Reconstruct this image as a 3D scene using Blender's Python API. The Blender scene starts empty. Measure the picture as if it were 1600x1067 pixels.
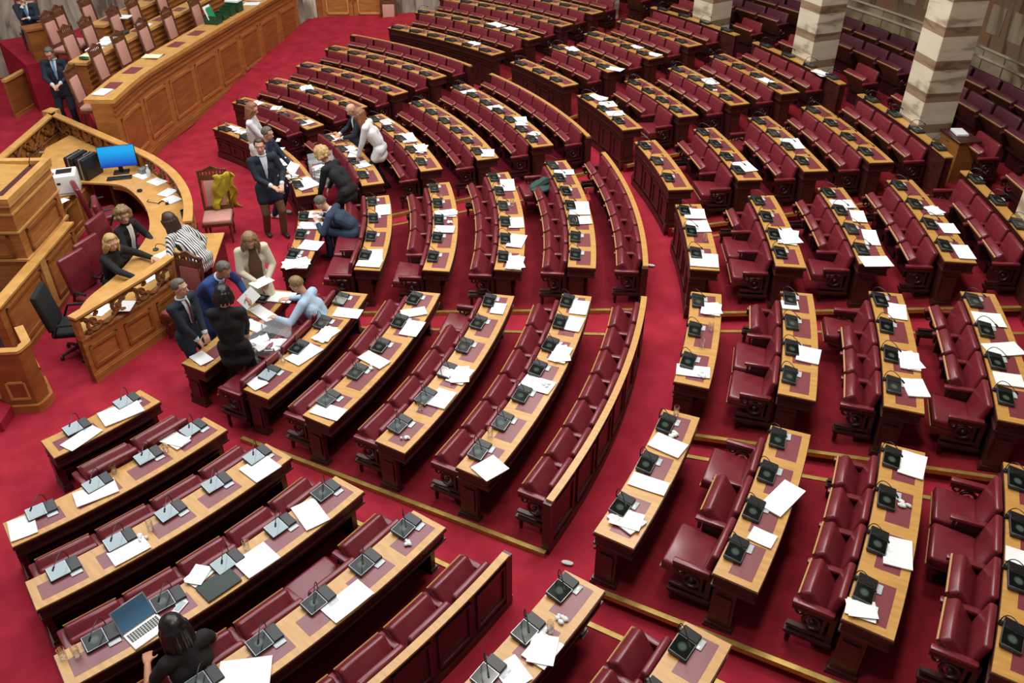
import bpy, bmesh, math, random
from math import sin, cos, pi, radians as rad, degrees as deg, hypot, atan2
from mathutils import Matrix, Vector
random.seed(11)
scene = bpy.context.scene
col = scene.collection
D = bpy.data

# ---------------------------------------------------------------- camera
CAM = Vector((15.9707, 0.0, 7.5117))
yaw, pitch, roll = 2.4567, 0.6134, -0.001
fw = Vector((cos(yaw)*cos(pitch), sin(yaw)*cos(pitch), -sin(pitch)))
rt = Vector((sin(yaw), -cos(yaw), 0)); up = rt.cross(fw)
ca = cos(roll)*rt + sin(roll)*up; cb = -sin(roll)*rt + cos(roll)*up
cam = D.cameras.new('camera'); cam.sensor_width = 36; cam.lens = 1342.951/1600*36
cam.clip_start = .1; cam.clip_end = 200
co = D.objects.new('camera', cam); col.objects.link(co)
m = Matrix((ca, cb, -fw)).transposed().to_4x4(); m.translation = CAM
co.matrix_world = m
scene.camera = co
# ---------------------------------------------------------------- light and exposure
scene.view_settings.view_transform = 'Standard'
scene.view_settings.look = 'None'
scene.view_settings.exposure = 0.08
scene.view_settings.gamma = 1.0
scene.view_settings.use_curve_mapping = False
w = D.worlds.new('hall_air'); scene.world = w; w.use_nodes = True
bg = w.node_tree.nodes['Background']; bg.inputs[0].default_value = (.93, .97, 1, 1); bg.inputs[1].default_value = 0.28
def area(name, loc, sx, sy, power, color, rot=(0, 0, 0)):
    l = D.lights.new(name, 'AREA'); l.shape = 'RECTANGLE'; l.size = sx; l.size_y = sy
    l.energy = power; l.color = color
    o = D.objects.new(name, l); o.location = loc; o.rotation_euler = rot; col.objects.link(o)
    return o
AX = rad(52)
area('skylight_lamp', (2.5, 4.5, 12.6), 17, 13, 2600, (.93, .98, 1.0), (0, 0, AX))
for i, t in enumerate((8, 33, 58, 83, 106)):
    area('ceiling_lamp', (13.6*cos(rad(t)), 13.6*sin(rad(t)), 11.6), 1.1, 1.1, 250, (1, .93, .84))

# ---------------------------------------------------------------- materials
def lin(h):
    h = h.lstrip('#'); c = [int(h[i:i+2], 16)/255 for i in (0, 2, 4)]
    return tuple(x/12.92 if x <= .04045 else ((x+.055)/1.055)**2.4 for x in c) + (1,)
def mat(name, color, rough=.5, metal=0, var=0, scale=(6, 6, 6), color2=None, bump=0, coat=0, spec=None, emit=None, estr=0, detail=5, contrast=(.35, .7), coord='Object'):
    m = D.materials.new(name); m.use_nodes = True
    nt = m.node_tree; b = nt.nodes['Principled BSDF']
    c1 = color if isinstance(color, tuple) else lin(color)
    b.inputs['Base Color'].default_value = c1
    b.inputs['Roughness'].default_value = rough; b.inputs['Metallic'].default_value = metal
    if coat: b.inputs['Coat Weight'].default_value = coat; b.inputs['Coat Roughness'].default_value = .25
    if spec is not None: b.inputs['Specular IOR Level'].default_value = spec
    if emit: b.inputs['Emission Color'].default_value = lin(emit); b.inputs['Emission Strength'].default_value = estr
    if var or color2 or bump:
        tc = nt.nodes.new('ShaderNodeTexCoord'); mp = nt.nodes.new('ShaderNodeMapping'); mp.inputs['Scale'].default_value = scale
        nz = nt.nodes.new('ShaderNodeTexNoise'); nz.inputs['Scale'].default_value = 1; nz.inputs['Detail'].default_value = detail
        nt.links.new(tc.outputs[coord], mp.inputs[0]); nt.links.new(mp.outputs[0], nz.inputs['Vector'])
        if var or color2:
            cr = nt.nodes.new('ShaderNodeValToRGB')
            c2 = lin(color2) if isinstance(color2, str) else tuple(min(1, x*(1-var)) for x in c1[:3]) + (1,)
            cr.color_ramp.elements[0].position = contrast[0]; cr.color_ramp.elements[1].position = contrast[1]
            cr.color_ramp.elements[0].color = c2; cr.color_ramp.elements[1].color = c1
            nt.links.new(nz.outputs['Fac'], cr.inputs[0]); nt.links.new(cr.outputs[0], b.inputs['Base Color'])
        if bump:
            bp = nt.nodes.new('ShaderNodeBump'); bp.inputs['Strength'].default_value = bump; bp.inputs['Distance'].default_value = .02
            nt.links.new(nz.outputs['Fac'], bp.inputs['Height']); nt.links.new(bp.outputs[0], b.inputs['Normal'])
    return m
M = {}
M['gold'] = mat('honey_wood', '#c9974e', .42, scale=(4, 22, 4), color2='#b58541', coat=.4)
M['mahog'] = mat('mahogany', '#4a1f1a', .38, scale=(5, 5, 30), color2='#351411', coat=.2)
M['black_wood'] = mat('dark_mahogany', '#3a1714', .4, scale=(5, 5, 20), color2='#2a0f0e', coat=.15)
M['leather'] = mat('burgundy_leather', '#76252f', .3, var=.22, scale=(9, 9, 9), bump=.06, coat=.12)
M['leather_dark'] = mat('dark_burgundy_leather', '#5a2432', .42, var=.2, scale=(9, 9, 9), bump=.05)  # darker leather, used on the two rearmost gallery rows
M['pad'] = mat('maroon_blotter', '#7a3038', .45, var=.12, scale=(14, 14, 14), coat=.5)
M['carpet'] = mat('red_carpet', '#a62c3b', .95, color2='#922230', scale=(3.2, 3.2, 3.2), bump=.12, detail=9, spec=.1)
M['carpet_shaded'] = mat('shaded_red_carpet', '#86222c', .95, color2='#731a23', scale=(3, 3, 3), detail=9, spec=.1)  # darker red; shade among the benches is partly put into the colour
M['oak'] = mat('orange_oak', '#b4773e', .4, scale=(3, 3, 18), color2='#9a5f2c', coat=.15)
M['oak_panel'] = mat('brown_oak_panel', '#a0632f', .4, scale=(2, 2, 12), color2='#855024', coat=.15)
M['oak_light'] = mat('light_oak', '#d2a05c', .38, scale=(5, 5, 9), color2='#c08c47', coat=.2)
M['carve'] = mat('carved_oak', '#98602c', .5, scale=(20, 20, 20), color2='#6d3f18')
M['chairwood'] = mat('carved_walnut', '#6f4024', .42, scale=(9, 9, 9), color2='#4d2a17')
M['pink'] = mat('dusty_pink_upholstery', '#c48f80', .75, var=.12, scale=(30, 30, 30))
M['brass'] = mat('brass_nosing', '#b8994f', .42, metal=.55, var=.25, scale=(12, 12, 12))
M['black'] = mat('black_plastic', '#17191b', .4)
M['dock'] = mat('charcoal_plastic', '#2c3236', .35)
M['silver'] = mat('silver_metal', '#9ea4a6', .3, metal=.7)
M['card'] = mat('clear_card_reader', '#b9c1c4', .2)
M['glass_black'] = mat('screen_glass', '#0c100f', .08, spec=.4)
M['paper'] = mat('white_paper', '#eef1f0', .8, var=.03, scale=(2, 2, 2))
M['paper_b'] = mat('printed_paper', '#e9eeee', .8, color2='#b9c3c6', scale=(9, 40, 9), contrast=(.28, .4))
M['paper_c'] = mat('pale_green_sheet', '#d9dfb0', .8)
M['rubble'] = mat('crumpled_tissue', '#e2e6e6', .8, var=.2, scale=(40, 40, 40), bump=.4)
M['plaster'] = mat('cream_plaster', '#d8d0c0', .9)
M['white_plastic'] = mat('white_plastic', '#e4e7e4', .4)
M['grey'] = mat('grey_plastic', '#7d8184', .45)
M['yellow'] = mat('yellow_cloth', '#c9b52f', .85, var=.25, scale=(8, 8, 8))
M['green'] = mat('green_card', '#1e8a5a', .6)
M['green_dark'] = mat('dark_green_box', '#154a2c', .5, var=.3, scale=(12, 12, 12))
M['green_cloth'] = mat('dark_green_fabric', '#28463f', .8)
M['sleeve'] = mat('slate_green_sleeve', '#3f4a47', .8)
M['red_cloth'] = mat('crimson_cloth', '#b0202f', .8)
M['blue'] = mat('blue_folder', '#2c5a86', .5)
M['trim'] = mat('worn_wood_edge', '#b58a58', .45)
M['under'] = mat('seat_underside_wood', '#75482c', .45, scale=(5, 20, 5), color2='#57331f')
M['rose'] = mat('dark_rose_wood', '#4a1c1a', .4)
def glass_mat(name, color, rough=.02, trans=1, alpha=1, ior=1.45):
    m = D.materials.new(name); m.use_nodes = True; b = m.node_tree.nodes['Principled BSDF']
    b.inputs['Base Color'].default_value = color; b.inputs['Roughness'].default_value = rough
    b.inputs['Transmission Weight'].default_value = trans; b.inputs['IOR'].default_value = ior; b.inputs['Alpha'].default_value = alpha
    return m
M['glass'] = glass_mat('clear_glass', (.95, .97, .97, 1), alpha=.55, ior=1.3)
M['acrylic'] = glass_mat('clear_acrylic', (.8, .85, .88, 1), .08, .2, .22, 1.2)
def screen_mat(name, base, emblem, strength):
    # a lit emblem in the middle of a dark screen, in the screen's own coordinates
    m = D.materials.new(name); m.use_nodes = True; nt = m.node_tree; b = nt.nodes['Principled BSDF']
    b.inputs['Base Color'].default_value = lin(base); b.inputs['Roughness'].default_value = .12; b.inputs['Specular IOR Level'].default_value = .3
    tc = nt.nodes.new('ShaderNodeTexCoord'); mp = nt.nodes.new('ShaderNodeMapping')
    mp.inputs['Location'].default_value = (-.5*3.4, -.5*3.4, 0); mp.inputs['Scale'].default_value = (3.4, 3.4, 0)
    g = nt.nodes.new('ShaderNodeTexGradient'); g.gradient_type = 'SPHERICAL'
    cr = nt.nodes.new('ShaderNodeValToRGB'); cr.color_ramp.elements[0].position = .05; cr.color_ramp.elements[1].position = .5
    cr.color_ramp.elements[0].color = (0, 0, 0, 1); cr.color_ramp.elements[1].color = lin(emblem)
    nt.links.new(tc.outputs['Generated'], mp.inputs[0]); nt.links.new(mp.outputs[0], g.inputs[0]); nt.links.new(g.outputs[0], cr.inputs[0])
    nt.links.new(cr.outputs[0], b.inputs['Emission Color']); b.inputs['Emission Strength'].default_value = strength
    return m
M['screen'] = screen_mat('voting_screen', '#0d1312', '#76887a', .35)
M['screen_lit_sheen'] = mat('lit_sheen_screen', '#10161a', .12, emit='#b4c6cc', estr=.75)  # lit phone screen; on consoles, reflected skylight put in as emission
M['screen_blue'] = mat('blue_desktop_screen', '#05131d', .2, emit='#0a8fd8', estr=.95, color2='#05131d')
def emit_grad(name, c1, c2, s):
    m = D.materials.new(name); m.use_nodes = True; nt = m.node_tree; b = nt.nodes['Principled BSDF']
    tc = nt.nodes.new('ShaderNodeTexCoord'); sp = nt.nodes.new('ShaderNodeSeparateXYZ'); cr = nt.nodes.new('ShaderNodeValToRGB')
    cr.color_ramp.elements[0].position = .3; cr.color_ramp.elements[1].position = .95
    cr.color_ramp.elements[0].color = lin(c1); cr.color_ramp.elements[1].color = lin(c2)
    nt.links.new(tc.outputs['Generated'], sp.inputs[0]); nt.links.new(sp.outputs[0], cr.inputs[0]); nt.links.new(cr.outputs[0], b.inputs['Emission Color'])
    b.inputs['Emission Strength'].default_value = s; b.inputs['Base Color'].default_value = (.01, .02, .03, 1); b.inputs['Roughness'].default_value = .2
    return m
M['monitor'] = emit_grad('monitor_picture', '#12a2e8', '#0b3fae', 1.0)
M['laptop_screen'] = emit_grad('laptop_picture', '#35556b', '#4a7492', .6)
def marble(name, light, mid, vein, scale, dist, band=None, zrot=0):
    m = D.materials.new(name); m.use_nodes = True; nt = m.node_tree; b = nt.nodes['Principled BSDF']
    b.inputs['Roughness'].default_value = .35
    tc = nt.nodes.new('ShaderNodeTexCoord'); mp = nt.nodes.new('ShaderNodeMapping'); mp.inputs['Scale'].default_value = scale
    mp.inputs['Rotation'].default_value = (0, 0, zrot)
    nt.links.new(tc.outputs['Object'], mp.inputs[0])
    n1 = nt.nodes.new('ShaderNodeTexNoise'); n1.inputs['Scale'].default_value = 1; n1.inputs['Detail'].default_value = 8; n1.inputs['Distortion'].default_value = dist
    nt.links.new(mp.outputs[0], n1.inputs['Vector'])
    cr = nt.nodes.new('ShaderNodeValToRGB'); e = cr.color_ramp.elements
    e[0].position = .36; e[0].color = lin(vein); e[1].position = .62; e[1].color = lin(light)
    x = e.new(.46); x.color = lin(mid)
    nt.links.new(n1.outputs['Fac'], cr.inputs[0]); out = cr.outputs[0]
    if band:
        sp = nt.nodes.new('ShaderNodeSeparateXYZ'); nt.links.new(tc.outputs['Object'], sp.inputs[0])
        md = nt.nodes.new('ShaderNodeMath'); md.operation = 'FLOORED_MODULO'; md.inputs[1].default_value = band[0]
        nt.links.new(sp.outputs[2], md.inputs[0])
        ls = nt.nodes.new('ShaderNodeMath'); ls.operation = 'LESS_THAN'; ls.inputs[1].default_value = band[1]
        nt.links.new(md.outputs[0], ls.inputs[0])
        mx = nt.nodes.new('ShaderNodeMix'); mx.data_type = 'RGBA'; mx.blend_type = 'MULTIPLY'
        nt.links.new(ls.outputs[0], mx.inputs['Factor']); nt.links.new(out, mx.inputs['A']); mx.inputs['B'].default_value = lin(band[2])
        out = mx.outputs['Result']
    nt.links.new(out, b.inputs['Base Color'])
    return m
M['marble_pillar'] = marble('banded_marble', '#d8cdb4', '#cfc3a8', '#a08f7c', (1.3, 1.3, 5), .6, (.56, .16, '#b5a194'))
M['marble_wall'] = marble('brown_marble', '#b5a685', '#9d8a69', '#6d5740', (1.0, 1.0, .9), 1.2)
M['marble_grey'] = marble('grey_veined_marble', '#a79f90', '#8a8173', '#5d5449', (2.6, 2.6, .7), 1.6)
M['marble_band'] = marble('dark_band_marble', '#9c6f52', '#8a7a5e', '#6e4a33', (4, 4, .5), .8)
M['marble_light'] = marble('pale_marble', '#d4cab2', '#cbbfa6', '#8f8372', (1.5, 1.5, .8), .8)
M['marble_tan'] = marble('tan_marble', '#b5a585', '#a8977a', '#8a7659', (3, 3, .8), .6)
M['stone'] = mat('old_stone', '#8d8472', .8)
# skin, hair, cloth
M['skin'] = mat('skin', '#d3a184', .5, var=.08, scale=(10, 10, 10))
M['skin_tan'] = mat('tanned_skin', '#b9815f', .5, var=.08, scale=(10, 10, 10))
M['h_grey'] = mat('grey_hair', '#6b655e', .6, color2='#4b463f', scale=(60, 60, 10))
M['h_dark'] = mat('dark_brown_hair', '#2c211c', .45, color2='#1c1512', scale=(60, 60, 10))
M['h_black'] = mat('black_hair', '#141214', .35, color2='#0b0a0b', scale=(60, 60, 10))
M['h_brown'] = mat('brown_hair', '#4b3527', .5, color2='#35241a', scale=(60, 60, 10))
M['h_auburn'] = mat('auburn_hair', '#9c6644', .5, color2='#7a4a2e', scale=(60, 60, 10))
M['h_blond'] = mat('blond_hair', '#c9a873', .5, color2='#a9854f', scale=(60, 60, 10))
M['h_dblond'] = mat('dark_blond_hair', '#9b7c53', .5, color2='#6f5536', scale=(60, 60, 10))
def cloth(n, c, **k): return mat(n, c, k.pop('rough', .85), var=.12, scale=(18, 18, 18), **k)
M['navy'] = cloth('navy_cloth', '#1c2532'); M['black_cloth'] = cloth('black_cloth', '#141415'); M['dark_blue'] = cloth('dark_blue_cloth', '#27364a')
M['royal'] = cloth('royal_blue_cloth', '#1f3c78'); M['cream'] = cloth('cream_cloth', '#d9ceb4'); M['white_cloth'] = cloth('white_cloth', '#dcdcda')
M['sky'] = cloth('light_blue_cloth', '#a9c0d6'); M['brown_cloth'] = cloth('brown_cloth', '#6a4a2e'); M['tan_cloth'] = cloth('tan_cloth', '#b49a74')
M['shirt_w'] = cloth('white_shirt', '#d3d9e0'); M['tie_b'] = cloth('light_blue_tie', '#5f97bf'); M['tie_r'] = cloth('dark_red_tie', '#5c2b2c')
M['jeans'] = cloth('grey_blue_denim', '#6f8799'); M['shoe'] = mat('black_leather', '#181412', .4); M['shoe_w'] = mat('white_leather', '#d6d3cb', .5)
M['shoe_br'] = mat('dark_brown_leather', '#32241b', .4); M['eye'] = mat('eye_white', '#d8d4ce', .3); M['iris'] = mat('dark_iris', '#241a14', .2); M['lip'] = mat('lips', '#a35c54', .5)
def striped(name, c1, c2, scale):
    m = D.materials.new(name); m.use_nodes = True; nt = m.node_tree; b = nt.nodes['Principled BSDF']; b.inputs['Roughness'].default_value = .85
    tc = nt.nodes.new('ShaderNodeTexCoord'); wv = nt.nodes.new('ShaderNodeTexWave'); wv.bands_direction = 'Y'; wv.inputs['Scale'].default_value = scale; wv.inputs['Distortion'].default_value = .6
    cr = nt.nodes.new('ShaderNodeValToRGB'); cr.color_ramp.elements[0].position = .38; cr.color_ramp.elements[1].position = .5
    cr.color_ramp.elements[0].color = lin(c2); cr.color_ramp.elements[1].color = lin(c1)
    nt.links.new(tc.outputs['Object'], wv.inputs[0]); nt.links.new(wv.outputs['Fac'], cr.inputs[0]); nt.links.new(cr.outputs[0], b.inputs['Base Color'])
    return m
M['stripes'] = striped('striped_cotton', '#dcdcd8', '#23242a', 9)
def dots(name, c1, c2, scale):
    m = D.materials.new(name); m.use_nodes = True; nt = m.node_tree; b = nt.nodes['Principled BSDF']; b.inputs['Roughness'].default_value = .85
    tc = nt.nodes.new('ShaderNodeTexCoord'); v = nt.nodes.new('ShaderNodeTexVoronoi'); v.inputs['Scale'].default_value = scale
    cr = nt.nodes.new('ShaderNodeValToRGB'); cr.color_ramp.elements[0].position = .17; cr.color_ramp.elements[1].position = .2
    cr.color_ramp.elements[0].color = lin(c2); cr.color_ramp.elements[1].color = lin(c1)
    nt.links.new(tc.outputs['Object'], v.inputs['Vector']); nt.links.new(v.outputs['Distance'], cr.inputs[0]); nt.links.new(cr.outputs[0], b.inputs['Base Color'])
    return m
M['polka'] = dots('polka_dot_cloth', '#1a2438', '#d8dade', 8)

# ---------------------------------------------------------------- mesh building
def P(r, t, z): return Vector((r*cos(t), r*sin(t), z))
class MB:
    def __init__(s): s.v = []; s.f = []
    def add(s, vs, fs):
        o = len(s.v); s.v += [Vector(p) for p in vs]; s.f += [[i+o for i in f] for f in fs]; return s
    def hexa(s, p): return s.add(p, [(3, 2, 1, 0), (4, 5, 6, 7), (0, 1, 5, 4), (1, 2, 6, 5), (2, 3, 7, 6), (3, 0, 4, 7)])
    def box(s, c, d, mtx=None):
        x, y, z = (k/2 for k in d)
        p = [Vector(q) for q in ((-x, -y, -z), (x, -y, -z), (x, y, -z), (-x, y, -z), (-x, -y, z), (x, -y, z), (x, y, z), (-x, y, z))]
        if mtx is not None: p = [mtx @ q for q in p]
        return s.hexa([q+Vector(c) for q in p])
    def rbox(s, c, d, r=.01, seg=2, mtx=None):
        bm = bmesh.new(); bmesh.ops.create_cube(bm, size=1)
        bmesh.ops.scale(bm, vec=d, verts=bm.verts)
        bmesh.ops.bevel(bm, geom=bm.edges[:], offset=min(r, min(d)*.49), segments=seg, affect='EDGES', profile=.5)
        bm.verts.ensure_lookup_table()
        vs = [(mtx @ v.co if mtx is not None else v.co.copy())+Vector(c) for v in bm.verts]
        fs = [[v.index for v in f.verts] for f in bm.faces]; bm.free()
        return s.add(vs, fs)
    def sweep(s, prof, t0, t1, n):
        # closed (r, z) outline, swept about the hall's axis; radians
        k = len(prof); vs = []; fs = []
        for i in range(n+1):
            t = t0+(t1-t0)*i/n
            for r, z in prof: vs.append(P(r, t, z(r) if callable(z) else z))
        for i in range(n):
            for j in range(k):
                a = i*k+j; b = i*k+(j+1) % k; fs.append((a, b, b+k, a+k))
        fs.append(list(range(k))[::-1]); fs.append([n*k+j for j in range(k)])
        return s.add(vs, fs)
    def ring(s, r0, r1, t0, t1, z0, z1, n=None):
        n = n or max(2, int(abs(t1-t0)*max(r0, r1)/.35)+1)
        return s.sweep([(r0, z0), (r1, z0), (r1, z1), (r0, z1)], t0, t1, n)
    def tube(s, pts, r, n=6, cap=True):
        pts = [Vector(p) for p in pts]; vs = []; fs = []; m_ = len(pts)
        rr_ = r if isinstance(r, (list, tuple)) else [r]*m_
        u = None
        for i, p in enumerate(pts):
            d = (pts[min(i+1, m_-1)]-pts[max(i-1, 0)]).normalized()
            if u is None:
                u = d.cross(Vector((0, 0, 1)));
                if u.length < .1: u = d.cross(Vector((1, 0, 0)))
            u = (u-d*u.dot(d)).normalized(); v = d.cross(u)
            for k in range(n): vs.append(p+(u*cos(2*pi*k/n)+v*sin(2*pi*k/n))*rr_[i])
        for i in range(m_-1):
            for k in range(n):
                a = i*n+k; b = i*n+(k+1) % n; fs.append((a, b, b+n, a+n))
        if cap: fs.append(list(range(n))[::-1]); fs.append([(m_-1)*n+k for k in range(n)])
        return s.add(vs, fs)
    def lathe(s, prof, c=(0, 0, 0), n=12):
        vs = []; fs = []; k = len(prof); c = Vector(c)
        for r, z in prof:
            for j in range(n): vs.append(c+Vector((r*cos(2*pi*j/n), r*sin(2*pi*j/n), z)))
        for i in range(k-1):
            for j in range(n):
                a = i*n+j; b = i*n+(j+1) % n; fs.append((a, b, b+n, a+n))
        fs.append(list(range(n))[::-1]); fs.append([(k-1)*n+j for j in range(n)])
        return s.add(vs, fs)
    def ball(s, c, r, seg=10, rings=7, mtx=None):
        r = (r, r, r) if not isinstance(r, (tuple, list)) else r
        vs = []; fs = []; c = Vector(c)
        for i in range(rings+1):
            a = -pi/2+pi*i/rings
            for j in range(seg):
                b = 2*pi*j/seg; q = Vector((r[0]*cos(a)*cos(b), r[1]*cos(a)*sin(b), r[2]*sin(a)))
                vs.append((mtx @ q if mtx is not None else q)+c)
        for i in range(rings):
            for j in range(seg):
                p, q = i*seg+j, i*seg+(j+1) % seg; fs.append((p, q, q+seg, p+seg))
        return s.add(vs, fs)
    def cap(s, a, b, ra, rb, n=10):
        # round cone: two balls and the cone between them
        a = Vector(a); b = Vector(b)
        s.ball(a, ra, n, 6); s.ball(b, rb, n, 6)
        if (b-a).length > 1e-4: s.tube([a, b], [ra, rb], n)
        return s
    def torus(s, c, R, r, nx, ny, mtx=None, arc=2*pi):
        vs = []; fs = []; c = Vector(c); full = arc > 6.28
        for i in range(nx if full else nx+1):
            a = arc*i/nx
            for j in range(ny):
                b = 2*pi*j/ny; q = Vector(((R+r*cos(b))*cos(a), (R+r*cos(b))*sin(a), r*sin(b)))
                vs.append((mtx @ q if mtx is not None else q)+c)
        tot = nx if full else nx+1
        for i in range(nx):
            for j in range(ny):
                a0 = i*ny; a1 = ((i+1) % tot)*ny; fs.append((a0+j, a1+j, a1+(j+1) % ny, a0+(j+1) % ny))
        return s.add(vs, fs)
    def slab(s, poly, z0, z1):
        n = len(poly); vs = [(x, y, z0) for x, y in poly]+[(x, y, z1) for x, y in poly]
        return s.add(vs, [list(range(n))[::-1], [n+i for i in range(n)]]+[(i, (i+1) % n, n+(i+1) % n, n+i) for i in range(n)])
    def wall(s, path, th, z0, z1, closed=False):
        # a wall of thickness th to the left of an open path
        n = len(path); off = []
        for i in range(n):
            a = Vector(path[max(i-1, 0)]).to_2d() if i else None
            d1 = (Vector(path[i])-Vector(path[i-1])).normalized() if i else (Vector(path[1])-Vector(path[0])).normalized()
            d2 = (Vector(path[i+1])-Vector(path[i])).normalized() if i < n-1 else d1
            nn = Vector((-(d1.y+d2.y), d1.x+d2.x)); l = nn.length; nn /= max(l, 1e-6)
            k = th/max(.35, nn.dot(Vector((-d1.y, d1.x)))); off.append(Vector(path[i])+nn*k)
        for i in range(n-1):
            a, b, c, d = Vector(path[i]), Vector(path[i+1]), off[i+1], off[i]
            s.hexa([(*d, z0), (*c, z0), (*b, z0), (*a, z0), (*d, z1), (*c, z1), (*b, z1), (*a, z1)])
        return s
    def mesh(s, name, m, smooth=True, inv=None):
        me = D.meshes.new(name); vs = [inv @ v for v in s.v] if inv is not None else s.v
        me.from_pydata([tuple(v) for v in vs], [], s.f)
        bm = bmesh.new(); bm.from_mesh(me); bmesh.ops.recalc_face_normals(bm, faces=bm.faces); bm.to_mesh(me); bm.free()
        if m is not None: me.materials.append(m)
        if smooth:
            me.polygons.foreach_set('use_smooth', [True]*len(me.polygons))
            me.set_sharp_from_angle(angle=rad(38))
        return me
MW = {}                                                             # world matrices of the things, kept by name
def obj(name, me, parent=None, loc=None, rot=None):
    o = D.objects.new(name, me); col.objects.link(o)
    if parent is not None: o.parent = parent
    if loc is not None: o.location = loc
    if rot is not None: o.rotation_euler = rot
    return o
def mtx(loc, rz): return Matrix.Translation(Vector(loc)) @ Matrix.Rotation(rz, 4, 'Z')
def thing(name, label, cat, loc=(0, 0, 0), rz=0, group=None):
    o = obj(name, None, None, loc, (0, 0, rz)); MW[o.name] = mtx(loc, rz); o.empty_display_size = .1
    return tag(o, label, cat, group)
LAB = {}
def tag(o, label, cat, group=None):
    if label in LAB: LAB[label] += 1
    else: LAB[label] = 1
    o['label'] = label; o['category'] = cat
    if group: o['group'] = group
    return o
def part(name, mb, m, parent, world=True, smooth=True):
    # a part from shapes given in world coordinates (or local ones, with world=False)
    inv = None
    if world:
        q = parent
        while q.parent is not None: q = q.parent
        inv = MW[q.name].inverted() if q.name in MW else None
    return obj(name, mb.mesh(name, m, smooth, inv), parent)
def struct(name, mb, m, smooth=True):
    o = obj(name, mb.mesh(name, m, smooth)); o['kind'] = 'structure'; return o
def solo(name, mb, m, label, cat, loc=(0, 0, 0), rz=0, group=None):
    o = obj(name, mb.mesh(name, m, True), None, loc, (0, 0, rz)); MW[o.name] = mtx(loc, rz)
    return tag(o, label, cat, group)
def dup(root, loc, rot, label, cat=None, group=None, sc=None):
    r = root.copy(); col.objects.link(r); r.location = loc; r.rotation_euler = rot if isinstance(rot, tuple) else (0, 0, rot)
    if sc: r.scale = sc
    tag(r, label, cat or root['category'], group or root.get('group'))
    MW[r.name] = mtx(loc, rot if not isinstance(rot, tuple) else rot[2])
    for ch in KIDS.get(root.name, []):
        c = ch.copy(); col.objects.link(c); c.parent = r
        for g in KIDS.get(ch.name, []):
            d = g.copy(); col.objects.link(d); d.parent = c
    return r
KIDS = {}
def learn(root):
    KIDS[root.name] = list(root.children)
    for c in root.children: KIDS[c.name] = list(c.children)
    return root
ORD = ['first', 'second', 'third', 'fourth', 'fifth', 'sixth', 'seventh', 'eighth', 'ninth', 'tenth', 'eleventh', 'twelfth']
NUM = ['one', 'two', 'three', 'four', 'five', 'six', 'seven', 'eight', 'nine', 'ten', 'eleven', 'twelve']
# ---------------------------------------------------------------- the hall's plan
RR = [6.477, 7.679, 8.798, 9.9, 11.007, 12.119, 12.771, 13.946, 15.053, 16.155, 17.274]   # inner edge of each desk row
TZ = [.65, .725, .86, .943, 1.063, 1.151, 1.274, 1.411, 1.535, 1.655, 1.833]              # height of each desk top
DW = .414
def floor_in(r): return max(0.0, .09*(r-7.55))
def floor_out(r): return .56+.112*(r-13.0)
def fl(k): return floor_in(RR[k]+.2) if k < 6 else floor_out(RR[k]+.2)
BLK = {  # angles of each wedge
 'A': (-1.25, 16.5), 'B': (20.4, 40.1), 'C': (44.1, 64.2), 'D': (68.0, 88.4), 'E': (92.0, 111.5),
 "A'": (7.3, 16.75), "B'": (19.25, 28.5), "C'": (30.95, 40.3), "D'": (43.1, 52.4), "E'": (54.85, 64.4),
 "F'": (67.1, 76.65), "G'": (79.4, 88.7), "H'": (91.8, 108.3)}
NAME = {'A': 'lower-left block', 'B': 'lower-centre block', 'C': 'central block', 'D': 'upper-centre block', 'E': 'block by the wooden door',
 "A'": 'bottom-edge outer block', "B'": 'lower-right outer block', "C'": 'right-hand outer block', "D'": 'outer block under the cut-off pillar',
 "E'": 'outer block under the largest pillar', "F'": 'outer block under the middle pillar', "G'": 'outer block under the farthest pillar', "H'": 'outer block at the marble wall'}
NPL = {'A': [2, 4, 5, 5, 6], 'B': [3, 4, 5, 6, 7], 'C': [3, 4, 5, 6, 7], 'D': [3, 4, 5, 6, 7], 'E': [2, 4, 5, 5, 6]}
OUT = {k: [3, 4, 4, 4] for k in ("B'", "C'", "D'", "E'", "F'", "G'")}; OUT["A'"] = [4, 4]; OUT["H'"] = [6, 7, 7, 7]
SPAN0 = {'A': (4.6, 16), 'B': (22, 39.9), 'C': (45.5, 63), 'D': (68.5, 88), 'E': (92.6, 106)}

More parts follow.
